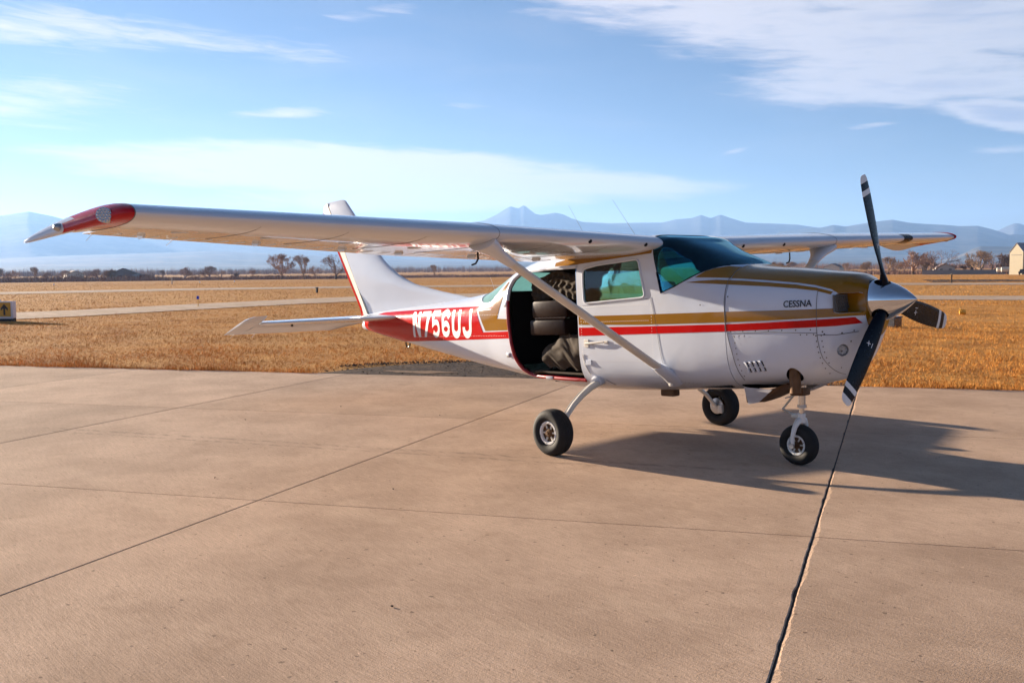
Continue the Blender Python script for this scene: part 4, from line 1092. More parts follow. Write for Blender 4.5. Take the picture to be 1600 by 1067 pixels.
RED_T = [(-4.88, 1.30), (-4.3, 1.385), (-3.6, 1.392), (-2.804, 1.398), (-1.86, 1.396), (-1.715, 1.42), (-1.648, 1.458), (-1.622, 1.453), (-1.675, 1.388), (-1.74, 1.364), (-2.04, 1.358),
         (-1.895, 1.108), (-1.396, 1.115), (-1.388, 1.040), (-2.719, 1.016), (-3.778, 1.002), (-4.2, 0.95), (-4.88, 1.0)]
for ya, yb in ((-.9, 0), (0, .9)): decal('red_stripe', RED_T, -4.89, -1.3, M['red'], ya, yb, nx=130)
for ya, yb in ((-.9, -.05), (.05, .9)): decal('red_stripe', [(-0.272, 1.139), (0.517, 1.138), (1.4435, 1.139), (1.4435, 1.079), (0.513, 1.068), (-0.272, 1.058)], -0.28, 1.444, M['red'], ya, yb)
for ya, yb in ((-.9, -.05), (.05, .9)): decal('red_stripe', [(1.4535, 1.139), (1.846, 1.145), (2.371, 1.160), (2.47, 1.164), (2.50, 1.115), (2.371, 1.101), (1.845, 1.088), (1.4535, 1.080)], 1.4532, 2.51, M['red'], ya, yb)

def lettering(name, body, x0, x1, z0, z1, mat, bold, side=-1, sx0=None, shear=0.0):
    t = text_solid(body, x1 - x0, z1 - z0, 0.9, bold, shear)
    if side > 0:
        t.transform(Matrix.Scale(-1, 4, (1, 0, 0)) @ Matrix.Translation((-(x1 - x0), 0, 0)))
        t.flip_normals()
    t.transform(Matrix.Translation((x0, side * 0.55, z0)))
    s = shell(x0 - .05, x1 + .05, 0.0050, 0.0034, 60, 110, [mat])
    me = boolean(s, t, 'INTERSECT'); me.materials.clear(); me.materials.append(mat); shade(me, 40)
    return link(name, me, plane)
def stroke(path, w):
    """outline polygon of an open centre line drawn with a flat pen of width w"""
    P_ = [Vector(p) for p in path]; L_ = []; R2 = []
    for i, p in enumerate(P_):
        d1 = (P_[i] - P_[i - 1]).normalized() if i else (P_[1] - P_[0]).normalized()
        d2 = (P_[i + 1] - P_[i]).normalized() if i < len(P_) - 1 else d1
        n1 = Vector((-d1.y, d1.x)); n2 = Vector((-d2.y, d2.x)); m_ = (n1 + n2).normalized(); k = min(2.2, 1 / max(.35, m_.dot(n1)))
        L_.append(p + m_ * (w / 2 * k)); R2.append(p - m_ * (w / 2 * k))
    return [(q.x, q.y) for q in L_ + R2[::-1]]
def arc(cx, cy, rx, ry, a0, a1, n=9):
    return [(cx + rx * math.cos(R_(a)), cy + ry * math.sin(R_(a))) for a in np.linspace(a0, a1, n)]
pw = .26     # pen width in a glyph cell 1 wide; glyphs are 1.55 high in cell units, scaled below
def glyphs():
    h = pw / 2; g = {}
    g['N'] = [[(0, 0), (0, 1), (.27, 1), (.73, .36), (.73, 1), (1, 1), (1, 0), (.73, 0), (.27, .64), (.27, 0)]]
    g['7'] = [[(0, 1), (1, 1), (1, .86), (.52, 0), (.22, 0), (.70, .84), (0, .84)]]
    g['U'] = [stroke([(h, 1)] + [(h, .45)] + arc(.5, .30, .5 - h, .225, 180, 360, 13) + [(1 - h, .45), (1 - h, 1)], pw)]
    g['J'] = [stroke([(1 - h, 1), (1 - h, .45)] + arc(.5, .30, .5 - h, .225, 0, -180, 13) + [(h, .36)], pw)]
    g['5'] = [stroke([(.95, .92), (.20, .92), (.155, .50), (.30, .565)] + arc(.5, .325, .5 - h, .25, 115, -150, 15), .2)]
    g['6'] = [stroke([(.88, .74)] + arc(.5, .70, .5 - h, .225, 30, 180, 8) + [(h, .50), (h, .30)], .24), stroke(arc(.5, .30, .5 - h, .205, 182, -2, 15), .21), stroke(arc(.5, .30, .5 - h, .205, -2, -182, 15)[:], .21)]
    return g
GL = glyphs()
def registration(side):
    x0, x1, z0, z1 = -3.475, -2.075, 1.058, 1.370
    cw = (x1 - x0) / 6; gw = cw * .80
    for i, ch in enumerate('N756UJ'):
        for poly in GL[ch]:
            q = []
            for (a_, b_) in poly:
                xx = x0 + i * cw + (a_ * gw if side < 0 else (1 - a_) * 0 + a_ * gw)
                q.append((xx, z0 + b_ * (z1 - z0)))
            if side > 0: q = [(x0 + x1 - .05 - xx, zz) for xx, zz in q]
            s_ = shell(min(p[0] for p in q) - .03, max(p[0] for p in q) + .03, 0.0050 + .0003 * (ch == '6') * GL[ch].index(poly), 0.0034 + .0002 * GL[ch].index(poly), 16, 110, [M['letter_white']])
            me = boolean(s_, prism_mesh(q, *((-.9, -.02) if side < 0 else (.02, .9)), M['letter_white']), 'INTERSECT'); shade(me, 40)
            link('registration_letter', me, plane)
for side in (-1, 1): registration(side)
lettering('maker_name', 'CESSNA', 1.985, 2.215, 1.262, 1.316, M['letter_black'], 0.012)
lettering('maker_name', 'CESSNA', 1.985, 2.215, 1.262, 1.316, M['letter_black'], 0.012, side=1)

def seam_line(pts, r=0.0022, name='panel_seam', mat=None, off=0.0026):
    q = []
    for a, b in zip(pts[:-1], pts[1:]):
        for j in range(8):
            q.append((a[0] + (b[0] - a[0]) * j / 8, a[1] + (b[1] - a[1]) * j / 8))
    q.append(pts[-1])
    return MB().tube(surf_path(q, off), r, 4).build(name, mat or M['seam'], plane, 60)
seam_line([(2.245, 1.40), (2.247, 1.25), (2.244, 1.05), (2.25, .85), (2.28, .70)])
seam_line([(1.47, 1.062), (1.85, 1.068), (2.243, 1.050)])
seam_line([(2.247, 1.035), (2.36, 1.03), (2.47, 1.05)])
seam_line([(1.435, 1.55), (1.44, 1.3), (1.452, 1.1)], 0.003)
seam_line([(1.455, 1.1), (1.50, .9), (1.525, .74), (1.54, .66)], 0.0025)
seam_line([(0.655, 1.40), (0.70, 1.2), (0.73, 1.0), (0.76, .8)], 0.0014)
seam_line([(-0.21, 1.35), (0.35, 1.366), (0.62, 1.385)], 0.0012)
seam_line([(0.0, .63), (0.08, .58)], 0.002)
scr = MB()
def dot(x, z, r=0.0055, off=0.0035):
    y = y_side(x, z)
    if y > 0.05:
        e = 1e-3
        nx_, nz_ = -(y_side(x + e, z) - y_side(x - e, z)) / (2 * e), -(y_side(x, z + e) - y_side(x, z - e)) / (2 * e)
        nrm = Vector((-nx_ * -1, -1, -nz_ * -1)); nrm = Vector((nx_, -1, nz_)).normalized()
        a = nrm.orthogonal().normalized(); b = nrm.cross(a)
        c = Vector((x, -y, z)) + nrm * off
        scr.add([c + nrm * 0.001] + [c + a * (r * math.cos(k)) + b * (r * math.sin(k)) for k in np.linspace(0, 2 * math.pi, 7)[:-1]], [(0, k, k % 6 + 1) for k in range(1, 7)])
for x in np.linspace(1.5, 2.2, 7): dot(x, 1.083 if x < 0 else 1.078, .006)
for x in (1.53, 1.58, 1.63, 2.12, 2.17, 2.22): dot(x, 1.04)
for z in np.linspace(.70, 1.03, 8): dot(1.56 - 0.08 * (z - .7), z)
for z in np.linspace(.72, 1.03, 8): dot(2.235, z); dot(2.27 + (0.04 if z < .78 else 0), z)
for x, z in ((2.29, 1.04), (2.39, 1.045), (2.45, 1.06), (2.36, .90), (2.42, .975), (2.46, .87), (2.44, .80), (2.33, .74), (2.37, .75), (2.40, .72), (2.28, 1.06), (1.47, 1.37), (1.20, 1.31)): dot(x, z, .007)
for x in np.linspace(0.4, 1.35, 26): dot(x, .62 + 0.01 * math.sin(x * 9), .004)
o = scr.build('screw_head', M['screw'], plane); o['kind'] = 'stuff'
riv = MB(); scr = riv
for x in np.linspace(-3.45, -1.45, 60): dot(x, 1.285 - .006 * x, .004, .004); dot(x, 1.052 + .003 * x + .02, .004, .004)
for z in np.linspace(.75, 1.35, 22): dot(-2.75, z, .004, .004); dot(-3.35, z, .004, .004)
for x in np.linspace(-0.2, 0.62, 34): dot(x, 1.335, .004); dot(x, 1.19, .004, .004); dot(x, .82, .0035)
for z in np.linspace(.72, 1.33, 24): dot(-0.235, z, .004); dot(.66, z, .0035, .004)
for x in np.linspace(-0.15, 1.0, 40): dot(x, .70 - .01 * x, .0035)
o = riv.build('rivet', M['letter_white'], plane); o['kind'] = 'stuff'
# louvres behind the cowl seam
lv = []
for k in range(4):
    mb = MB()
    x = 1.60 + 0.045 * k; z = 0.775 + .004 * k
    a = [Vector((x + dxx, -y_side(x + dxx, z + dzz) - oo, z + dzz)) for dxx, dzz, oo in ((-0.018, 0.045, 0.001), (0.018, 0.045, 0.016), (0.032, -0.045, 0.016), (-0.004, -0.045, 0.001))]
    b = [Vector((x + dxx, -y_side(x + dxx, z + dzz) + 0.006, z + dzz)) for dxx, dzz, oo in ((-0.018, 0.045, 0), (0.018, 0.045, 0), (0.032, -0.045, 0), (-0.004, -0.045, 0))]
    mb.add(a + b, [(0, 1, 2, 3), (7, 6, 5, 4), (0, 4, 5, 1), (1, 5, 6, 2), (2, 6, 7, 3), (3, 7, 4, 0)])
    mb.build('louvre', M['white'], plane)
    q = MB(); xx = x + 0.029
    q.add([Vector((xx + u, -y_side(xx + u, z + w) - 0.0032, z + w)) for u, w in ((-0.008, 0.042), (0.004, 0.042), (0.018, -0.043), (0.006, -0.043))], [(0, 1, 2, 3)])
    q.build('louvre_slot', M['lining'], plane)
# exhaust stack and open cowl flaps
MB().lathe([(0.040, 0.10), (0.046, 0.10), (0.046, -0.115), (0.040, -0.115)], (1.985, -0.378, 0.675), 'Z', 24, closed=True).build('exhaust_stack', M['rusty'], plane, 40)
for s in (-1, 1):
    rings = []
    for k in range(6):
        t = k / 5; x = 1.93 - 0.40 * t; z = 0.612 - 0.165 * t - 0.02 * math.sin(t * 3.1)
        rings.append([(x, s * 0.155, z), (x, s * 0.41, z + 0.02), (x, s * 0.425, z + 0.085 * (0.3 + t)), (x, s * 0.418, z + 0.085 * (0.3 + t)), (x, s * 0.402, z + 0.030), (x, s * 0.155, z + 0.010)])
    mb = MB(); mb.loft(rings)
    mb.build('cowl_flap', M['rusty'] if s < 0 else M['white'], plane, 30)
mb = MB(); mb.prism([(1.52, .60), (1.56, .455), (1.66, .475), (1.80, .585)], -0.432, -0.426); mb.build('flap_side', M['white'], plane)
MB().box((0.52, -0.2, 0.50), (0.16, 0.10, 0.07), bevel=0.02).build('belly_drain', M['rusty'], plane, 40)

# ---- wings
def naca(n=26, m=.02, p=.4, t=.12):
    xs = 0.5 * (1 - np.cos(np.linspace(0, np.pi, n)))
    yt = 5 * t * (.2969 * np.sqrt(xs) - .126 * xs - .3516 * xs ** 2 + .2843 * xs ** 3 - .1036 * xs ** 4)
    yc = np.where(xs < p, m / p ** 2 * (2 * p * xs - xs ** 2), m / (1 - p) ** 2 * ((1 - 2 * p) + 2 * p * xs - xs ** 2))
    return xs, yc + yt, yc - yt
AX, AU, AL = naca(60)
def wing_at(y):
    """leading edge x, z, chord, incidence, thickness factor at span station y"""
    k = max(0.0, (y - 2.5) / (5.17 - 2.5))
    le = 0.758 - 0.085 * k; c = 1.63 - 0.50 * k
    zl = 1.863 + 0.0303 * y
    zte = 1.806 + 0.0358 * y
    return le, zl, c, math.atan2(zl - zte, 1.63)
def wpt(y, xc, zc, s):
    le, zl, c, inc = wing_at(y)
    u, w = xc * c, zc * c
    return (le - u * math.cos(inc) + w * math.sin(inc) * -1 * 0, s * y, zl - u * math.sin(inc) + w * math.cos(inc))
def contour(x0, x1, n=22):
    q = np.linspace(0, 1, n) ** 1.6 if x0 == 0 else np.linspace(0, 1, n)
    xs = x0 + (x1 - x0) * q
    up = [(x, float(np.interp(x, AX, AU))) for x in xs]; lo = [(x, float(np.interp(x, AX, AL))) for x in xs]
    return up[::-1] + (lo[1:] if x0 == 0 else lo)
def wing_part(name, y0, y1, x0, x1, s, mat, ny=12, droop=0.0, parent=plane):
    ct = contour(x0, x1, 30 if x0 == 0 else 12)
    rings = []
    for y in np.linspace(y0, y1, ny):
        r = [wpt(y, a, b, s) for a, b in ct]
        if droop:
            h = Vector(wpt(y, x0, (ct[0][1] + ct[-1][1]) / 2 if x0 else 0, s))
            r = [h + Matrix.Rotation(-droop, 3, 'Y') @ (Vector(p) - h) for p in r]
        rings.append(r)
    mb = MB(); mb.loft(rings)
    return mb.build(name, mat, parent, 30)
for s in (-1, 1):
    ext = 0.0 if s < 0 else 0.27   # left tip carries a longer cap
    w = wing_part('wing', 0.50, 5.17 + ext, 0.0, 0.733, s, M['whitewing'], 40)
    wing_part('flap', 0.62, 2.66, 0.741, 1.0, s, M['whitewing'], 16, R_(1.5))
    wing_part('aileron', 2.69, 5.12, 0.741, 1.0, s, M['whitewing'], 16, R_(-1.0 * s))
    # tip cap: planform closes towards a drooped pointed tail
    ct = contour(0, 1.0, 26)
    tipst = [(5.172, 0.673, -0.455, 0.0, 1.0), (5.20, 0.655, -0.450, 0.002, 0.99), (5.24, 0.60, -0.445, 0.000, 0.95), (5.28, 0.51, -0.44, -0.006, 0.88), (5.32, 0.38, -0.435, -0.014, 0.80), (5.36, 0.22, -0.43, -0.024, 0.72),
             (5.40, 0.08, -0.425, -0.036, 0.62), (5.44, -0.04, -0.41, -0.050, 0.50), (5.48, -0.14, -0.385, -0.066, 0.38), (5.51, -0.22, -0.36, -0.078, 0.26), (5.53, -0.28, -0.33, -0.084, 0.12)]
    mb = MB(); rings = []
    for y, le, te, dz_, th in tipst:
        _, zl, c0, inc = wing_at(5.17); y += ext
        zl += .03 * ext; le += .02 if ext else 0
        c = le - te; r = []
        for a, b in ct:
            x = le - a * c
            zc = zl - (0.673 - x) * math.sin(inc)
            half = b * 1.13 * th
            r.append((x, s * y, zc + dz_ + half))
        rings.append(r)
    mb.loft(rings)
    for i, f in enumerate(mb.f):
        xm = sum(mb.v[k][0] for k in f) / len(f)
        if xm > 0.10: mb.m[i] = 1
    tip = mb.build('wing_tip', [M['whitewing'], M['redlens']], plane, 35)
    # lamp cluster behind the tip lens, and position lamp
    c0 = Vector((0.505, s * (5.292 + ext), 2.018 + .03 * ext)); nrm = Vector((0.80, s * 0.6, 0.0)).normalized()
    a = nrm.cross(Vector((0, 0, 1))).normalized(); b = a.cross(nrm)
    mb = MB(); rr = 0.046
    mb.add([c0 + a * (rr * math.cos(k)) + b * (rr * math.sin(k)) + nrm * h for h in (-0.05, 0.012) for k in np.linspace(0, 2 * math.pi, 21)[:-1]],
           [(j, (j + 1) % 20, 20 + (j + 1) % 20, 20 + j) for j in range(20)] + [tuple(range(20, 40))])
    lamp = mb.build('tip_landing_lamp', M['steel'], plane, 30)
    for (u, v_) in [(0, 0)] + [(math.cos(k), math.sin(k)) for k in np.linspace(0, 2 * math.pi, 7)[:-1]] + [(1.9 * math.cos(k), 1.9 * math.sin(k)) for k in np.linspace(0, 2 * math.pi, 13)[:-1]]:
        q = MB(); p = c0 + a * (u * 0.019) + b * (v_ * 0.019) + nrm * 0.012
        q.lathe([(0.0001, 0.008), (0.005, 0.005), (0.008, 0)], (0, 0, 0), 'Z', 8)
        rm = nrm.to_track_quat('Z', 'Y').to_matrix()
        q.v = [tuple(rm @ Vector(w_) + p) for w_ in q.v]
        q.build('lamp_bulb', M['chrome'], lamp, 50)
    q = MB().lathe([(0.0001, .05), (.018, .042), (.026, .02), (.028, -.03)], (0, 0, 0), 'Z', 14)
    rm = Vector((0.55, s * 0.83, 0)).to_track_quat('Z', 'Y').to_matrix()
    q.v = [tuple(rm @ Vector(w_) + Vector((0.02, s * (5.405 + ext), 1.985 + .03 * ext))) for w_ in q.v]
    q.build('position_lamp', M['steel'], plane, 50)
    # lens seam on the tip
    # skin joints across the span, little dark vents, and tie-down eye
    for y in (2.42, 5.168 + ext):
        mb = MB(); path = [Vector(wpt(y, a_, b_, s)) for a_, b_ in contour(0, 0.70, 24)]
        mb.tube(path, 0.0028, 4); mb.build('skin_joint', M['seam'], plane)
    for y, xc in ((0.72, 0.006), (1.42, 0.006)):
        p = Vector(wpt(y, xc, float(np.interp(xc, AX, AL)) - 0.0005, s))
        q = MB().lathe([(0.0001, .004), (.016, .004), (.020, -.004)], (0, 0, 0), 'Z', 14)
        rm = Vector((0.9, 0, -0.42)).to_track_quat('Z', 'Y').to_matrix()
        q.v = [tuple(rm @ Vector(w_) + p) for w_ in q.v]
        q.build('air_vent', M['lining'], plane)
    hd = MB()
    for y in np.linspace(0.75, 5.05, 60):
        for xc, rr in ((0.722, .006), (0.30, .0035), (0.55, .003)):
            p = Vector(wpt(y, xc, float(np.interp(xc, AX, AL)), s)) + Vector((0, 0, -0.0015))
            hd.add([p + Vector((rr * math.cos(k), rr * math.sin(k), 0)) for k in np.linspace(0, 2 * math.pi, 7)[:-1]], [tuple(range(6))])
    o = hd.build('wing_rivet', M['screw'], plane); o['kind'] = 'stuff'
    if s > 0:   # black abrasion band on the far leading edge
        mb = MB(); rings = []
        for y in (4.02, 4.10, 4.18, 4.25):
            up = [wpt(y, x_, float(np.interp(x_, AX, AU)) + .0012, s) for x_ in (.055, .03, .012, .004, 0.0)]
            lo_r = [wpt(y, x_, float(np.interp(x_, AX, AL)) - .0012, s) for x_ in (.004, .012, .03, .055, .09)]
            rings.append([(p[0] + .0015, p[1], p[2]) for p in up + lo_r])
        mb.loft(rings, closed=False); mb.build('abrasion_band', M['black'], plane, 40)
    # underside: chordwise lap seams, round inspection covers, stiffener beads on the moving surfaces
    for y in (1.15, 1.80, 3.05, 3.70, 4.35):
        MB().tube([Vector(wpt(y, x_, float(np.interp(x_, AX, AL)) - .0006, s)) for x_ in np.linspace(.05, .72, 12)], .0016, 4).build('lap_seam', M['seam'], plane)
    for y in (1.5, 2.1, 2.75, 3.4, 4.05, 4.7):
        p = Vector(wpt(y, .42, float(np.interp(.42, AX, AL)) - .0018, s))
        MB().lathe([(.0001, -.002), (.055, -.002), (.06, .002)], p, 'Z', 20).build('inspection_cover', M['whitewing'], plane, 40)
    for y0_, y1_, nm in ((0.7, 2.6, 'flap_bead'), (2.78, 5.05, 'aileron_bead')):
        bd = MB()
        for y in np.arange(y0_, y1_, .135):
            for AA, sg_ in ((AL, -1), (AU, 1)):
                bd.tube([Vector(wpt(y, x_, float(np.interp(x_, AX, AA)) + sg_ * .0005, s)) for x_ in (.775, .85, .92, .975)], [.004, .0075, .0065, .003], 5)
        o = bd.build(nm, M['whitewing'], plane, 50); o['kind'] = 'stuff'
    # hinge brackets under the trailing edge
    for y in (0.9, 1.7, 2.5, 3.1, 3.9, 4.8):
        p = Vector(wpt(y, 0.76, float(np.interp(0.76, AX, AL)), s))
        MB().prism([(p.x + .06, p.z + .01), (p.x - .09, p.z + .012), (p.x - .06, p.z - .022), (p.x + .02, p.z - .022)], p.y - 0.008, p.y + 0.008).build('hinge_bracket', M['whitewing'], plane)
    # lift strut with its fairings
    lo = Vector((0.79, s * 0.545, 0.70)); hi = Vector((0.575, s * 2.40, 1.845))
    d = (hi - lo)
    def strut_ring(t, ch, th):
        c = lo + d * t; r = []
        xax = Vector((1, 0, 0)); nax = d.normalized().cross(xax).normalized()
        for k in range(20):
            a_ = 2 * math.pi * k / 20
            u = math.cos(a_); w_ = math.sin(a_) * (1.0 if u > 0 else 1.0 - 0.55 * u * u)
            r.append(c + xax * (u * ch / 2) + nax * (w_ * th / 2))
        return r
    mb = MB(); mb.loft([strut_ring(t, 0.125, 0.058) for t in np.linspace(0.03, 0.93, 8)])
    st = mb.build('wing_strut', M['legpaint'], plane, 50)
    mb = MB(); mb.loft([strut_ring(t, c_, h_) for t, c_, h_ in ((0.885, 0.134, 0.068), (0.93, 0.16, 0.08), (0.965, 0.21, 0.09), (1.0, 0.29, 0.12), (1.03, 0.33, 0.15))])
    mb.build('strut_fairing', M['whitewing'], plane, 50)
    mb = MB(); mb.loft([strut_ring(t, c_, h_) for t, c_, h_ in ((0.075, 0.132, 0.066), (0.04, 0.15, 0.09), (0.0, 0.175, 0.10), (-0.05, 0.22, 0.14))])
    mb.build('strut_fairing', M['white'], plane, 50)
    mb = MB(); c = Vector((0.86, s * (y_side(0.86, .64) + 0.006), 0.64))
    mb.box((0.80, s * 0.505, 0.615), (0.05, 0.05, 0.05), bevel=0.015); mb.build('strut_bolt_cover', M['legpaint'], plane, 40)
    # fuel vent hook and tie-down ring under the wing
    p = Vector(wpt(2.25, 0.30, -0.06, s))
    MB().tube([p + Vector((0.0, 0, 0.02)), p + Vector((0, 0, -0.05)), p + Vector((-.02, s * .01, -.085)), p + Vector((-.06, s * .02, -.095))], 0.008, 7).build('fuel_vent', M['black'], plane, 50)
    for yy, dxx in ((4.45, 0.95), (5.05, 0.97)):
        p = Vector(wpt(yy, 0.99, 0.0, s))
        MB().tube([p, p + Vector((-.14, 0, -.035))], 0.0022, 4).build('static_wick', M['letter_white'], plane)
# fresh-air step of the wing: temperature probe between vents
p = Vector(wpt(1.26, 0.10, float(np.interp(.10, AX, AL)), -1))

# ---- tail
def foil_loft(st, mat, name, mirror=1, t=0.09, axis='Y', n=14, parent=plane, smooth=35):
    """st: list of (span, x_lead, x_trail, z or y offset)"""
    xs = 0.5 * (1 - np.cos(np.linspace(0, np.pi, n)))
    yt = 5 * t * (.2969 * np.sqrt(xs) - .126 * xs - .3516 * xs ** 2 + .2843 * xs ** 3 - .1036 * xs ** 4)
    rings = []
    for sp, xl, xt, off in st:
        c = xl - xt
        up = [(xl - x * c, h * c) for x, h in zip(xs, yt)]; lo = [(xl - x * c, -h * c) for x, h in zip(xs, yt)][1:-1][::-1]
        if axis == 'Y': rings.append([(x, mirror * sp, off + h) for x, h in up + lo])
        else: rings.append([(x, off + h, sp) for x, h in up + lo])
    mb = MB(); mb.loft(rings)
    return mb
# fixed surfaces are truncated at the hinge line
def tail_surface(name, st, mat, mirror=1, axis='Y', t0=0.10):
    rings = []
    n = 14
    for sp, xl, xh, th, off in st:
        q = np.linspace(0, 1, n); xs = q ** 1.7
        prof = np.sqrt(np.clip(xs, 0, 1)) * (1.35 - 0.55 * xs) * th / 2
        up = [(xl - (xl - xh) * x, h) for x, h in zip(xs, prof)]; lo = [(a, -h) for a, h in up][1:][::-1]
        rings.append([(x, mirror * sp, off + h) if axis == 'Y' else (x, off + h, sp) for x, h in up + lo])
    mb = MB(); mb.loft(rings)
    return mb.build(name, mat, plane, 35)
for s in (-1, 1):
    tail_surface('stabilizer', [(0.10, -3.90, -4.745, .110, 1.315), (0.6, -3.99, -4.745, .098, 1.315), (1.2, -4.12, -4.745, .082, 1.315), (1.66, -4.225, -4.745, .068, 1.315), (1.72, -4.27, -4.745, .055, 1.315), (1.745, -4.34, -4.745, .03, 1.315)], M['whitewing'], s)
    droop = R_(15.5); hx, hz = -4.75, 1.315
    def el_ring(y, xl, xt, th, s=s):
        n = 10; up = []; xs = np.linspace(0, 1, n)
        for x in xs:
            h = th / 2 * (math.sqrt(min(1, x / 0.25)) if x < 0.25 else (1 - (x - 0.25) / 0.75 * 0.93))
            up.append((xl - (xl - xt) * x, h))
        pts = up + [(a, -h) for a, h in up][1:][::-1]
        out = []
        for x, h in pts:
            v_ = Matrix.Rotation(-droop, 3, 'Y') @ Vector((x - hx, 0, h)); out.append((hx + v_.x, s * y, hz + v_.z))
        return out
    mb = MB(); mb.loft([el_ring(0.16, hx, -5.02, .062), el_ring(0.42, hx, -5.26, .06), el_ring(1.0, hx, -5.255, .056), el_ring(1.757, hx, -5.235, .05)])
    ev = mb.build('elevator', M['whitewing'], plane, 30)
    mb = MB(); mb.loft([el_ring(1.761, -4.42, -5.235, .058), el_ring(1.90, -4.43, -5.232, .056), el_ring(1.955, -4.50, -5.228, .046), el_ring(1.98, -4.60, -5.225, .024)])
    mb.build('elevator_horn', M['whitewing'], plane, 30)
    for y, xx in ((1.55, -5.22), (1.85, -5.2)):
        p = Vector((hx, s * y, hz)) + Matrix.Rotation(-droop, 3, 'Y') @ Vector((xx - hx, 0, 0))
        MB().tube([p, p + Vector((-.12, 0, -.05))], 0.002, 4).build('static_wick', M['letter_white'], plane)
    MB().box((-4.78, s * 1.25, 1.27), (0.03, 0.02, 0.03)).build('hinge_bracket', M['screw'], plane)
def hinge_x(z): return -4.892 - 0.5826 * (z - 1.377)
FLE = [(1.36, -2.30), (1.50, -2.62), (1.545, -2.86), (1.612, -3.239), (1.665, -3.50), (1.726, -3.776), (1.78, -3.93), (1.86, -4.126), (1.95, -4.29), (2.076, -4.468), (2.4, -4.795), (2.81, -5.20), (2.92, -5.31)]
tail_surface('fin', [(z, x, hinge_x(z) + 0.016, (0.05 + 0.075 * min(1, max(0, (z - 1.5) / .25))) * (1.0 if z < 2.0 else 1 - .45 * (z - 2)) , 0.0) for z, x in FLE] + [(2.975, -5.37, hinge_x(2.975) + .006, .04, 0), (2.995, -5.45, hinge_x(2.995) + .006, .012, 0)], M['white'], 1, 'Z')
RDEF = R_(-4)
def rud_ring(z, xl, xt, th):
    n = 8; up = []
    for x in np.linspace(0, 1, n):
        h = th / 2 * (1 - x * 0.93); up.append((xl - (xl - xt) * x, h))
    pts = up + [(a, -h) for a, h in up][::-1]
    hxx = hinge_x(z); out = []
    for x, h in pts:
        v_ = Matrix.Rotation(-RDEF, 3, 'Z') @ Vector((x - hxx, h, 0)); out.append((hxx + v_.x, v_.y, z))
    return out
def te_x(z): return -5.125 - 0.63 * (z - 1.472)
zs = [1.25, 1.30, 1.36, 1.472, 1.8, 2.147, 2.5, 2.85, 2.93, 2.985]
tes = [-4.98, -5.05, -5.08] + [te_x(z) for z in zs[3:8]] + [te_x(2.93) + .05, te_x(2.985) + .16]
mb = MB(); mb.loft([rud_ring(z, hinge_x(z) - 0.008, te + 0.045, .085 if z < 2.4 else .06) for z, te in zip(zs, tes)])
mb.build('rudder', M['cream'], plane, 30)
mb = MB(); mb.loft([rud_ring(z, te + 0.046, te - 0.002, .014) for z, te in zip(zs[:8], tes[:8])])
mb.build('rudder_trim', M['red'], plane, 30)
# tail cone and tie-down
mb = MB(); mb.loft([[(x, r * math.cos(k), zc + r * 1.1 * math.sin(k)) for k in np.linspace(0, 2 * math.pi, 21)[:-1]] for x, r, zc in ((-4.86, .082, 1.235), (-4.95, .07, 1.225), (-5.02, .052, 1.22), (-5.06, .03, 1.22), (-5.07, .006, 1.22))])
mb.build('tail_cone', M['white'], plane, 50)
MB().tube([(-4.02 + 0.045 * math.cos(k), 0.0, 0.985 + 0.05 * math.sin(k) - .02) for k in np.linspace(math.pi * 0.9, 2.1 * math.pi, 14)], 0.010, 7).build('tail_tie_down', M['black'], plane, 50)
for x0, y0, L_, lean in ((-0.32, -0.33, 0.42, -.28), (0.28, -.30, 0.40, -.30), (-2.12, -.06, 0.20, -.09)):
    z0 = section(x0)[1] - 0.02
    MB().tube([(x0, y0, z0), (x0 + lean, y0, z0 + L_)], [0.0018, 0.0010], 6).build('whip_antenna', M['letter_white'] if x0 < -1 else M['seam'], plane)
MB().prism([(-0.55, 1.955), (-0.62, 2.07), (-0.68, 2.07), (-0.70, 1.95)], -0.012, 0.012).build('blade_antenna', M['white'], plane)

# ---- propeller
HX, HZ = 2.600, 1.2846
mb = MB(); prof = [(0.0001, 0.262)]
for t in np.linspace(0.04, 1, 22):
    prof.append((0.168 * (1 - (1 - t) ** 1.75) ** 0.92, 0.261 - 0.329 * t))
prof += [(0.168, -0.072), (0.160, -0.078), (0.0001, -0.078)]
mb.lathe([(r, h) for r, h in prof], (HX - 0.015, 0, HZ), 'X', 56)
spm = mb.mesh('spinner', [M['chrome'], M['lining']])
for k in range(3):
    phi = 1.8824 + k * 2 * math.pi / 3
    c = MB().lathe([(0.0001, 0.04), (0.062, 0.04), (0.062, 0.3), (0.0001, 0.3)], (0, 0, 0), 'Z', 28, 1).mesh('cut', [M['chrome'], M['lining']])
    c.transform(Matrix.Translation((HX - 0.01, 0, HZ)) @ Matrix.Rotation(phi - math.pi / 2, 4, 'X'))
    spm = boolean(spm, c, 'DIFFERENCE')
shade(spm, 35)
link('spinner', spm, plane)
MB().lathe([(0.0001, -0.002), (0.172, -0.002), (0.172, -0.022), (0.0001, -0.022)], (HX - 0.094, 0, HZ), 'X', 48).build('spinner_backplate', M['black'], plane, 40)
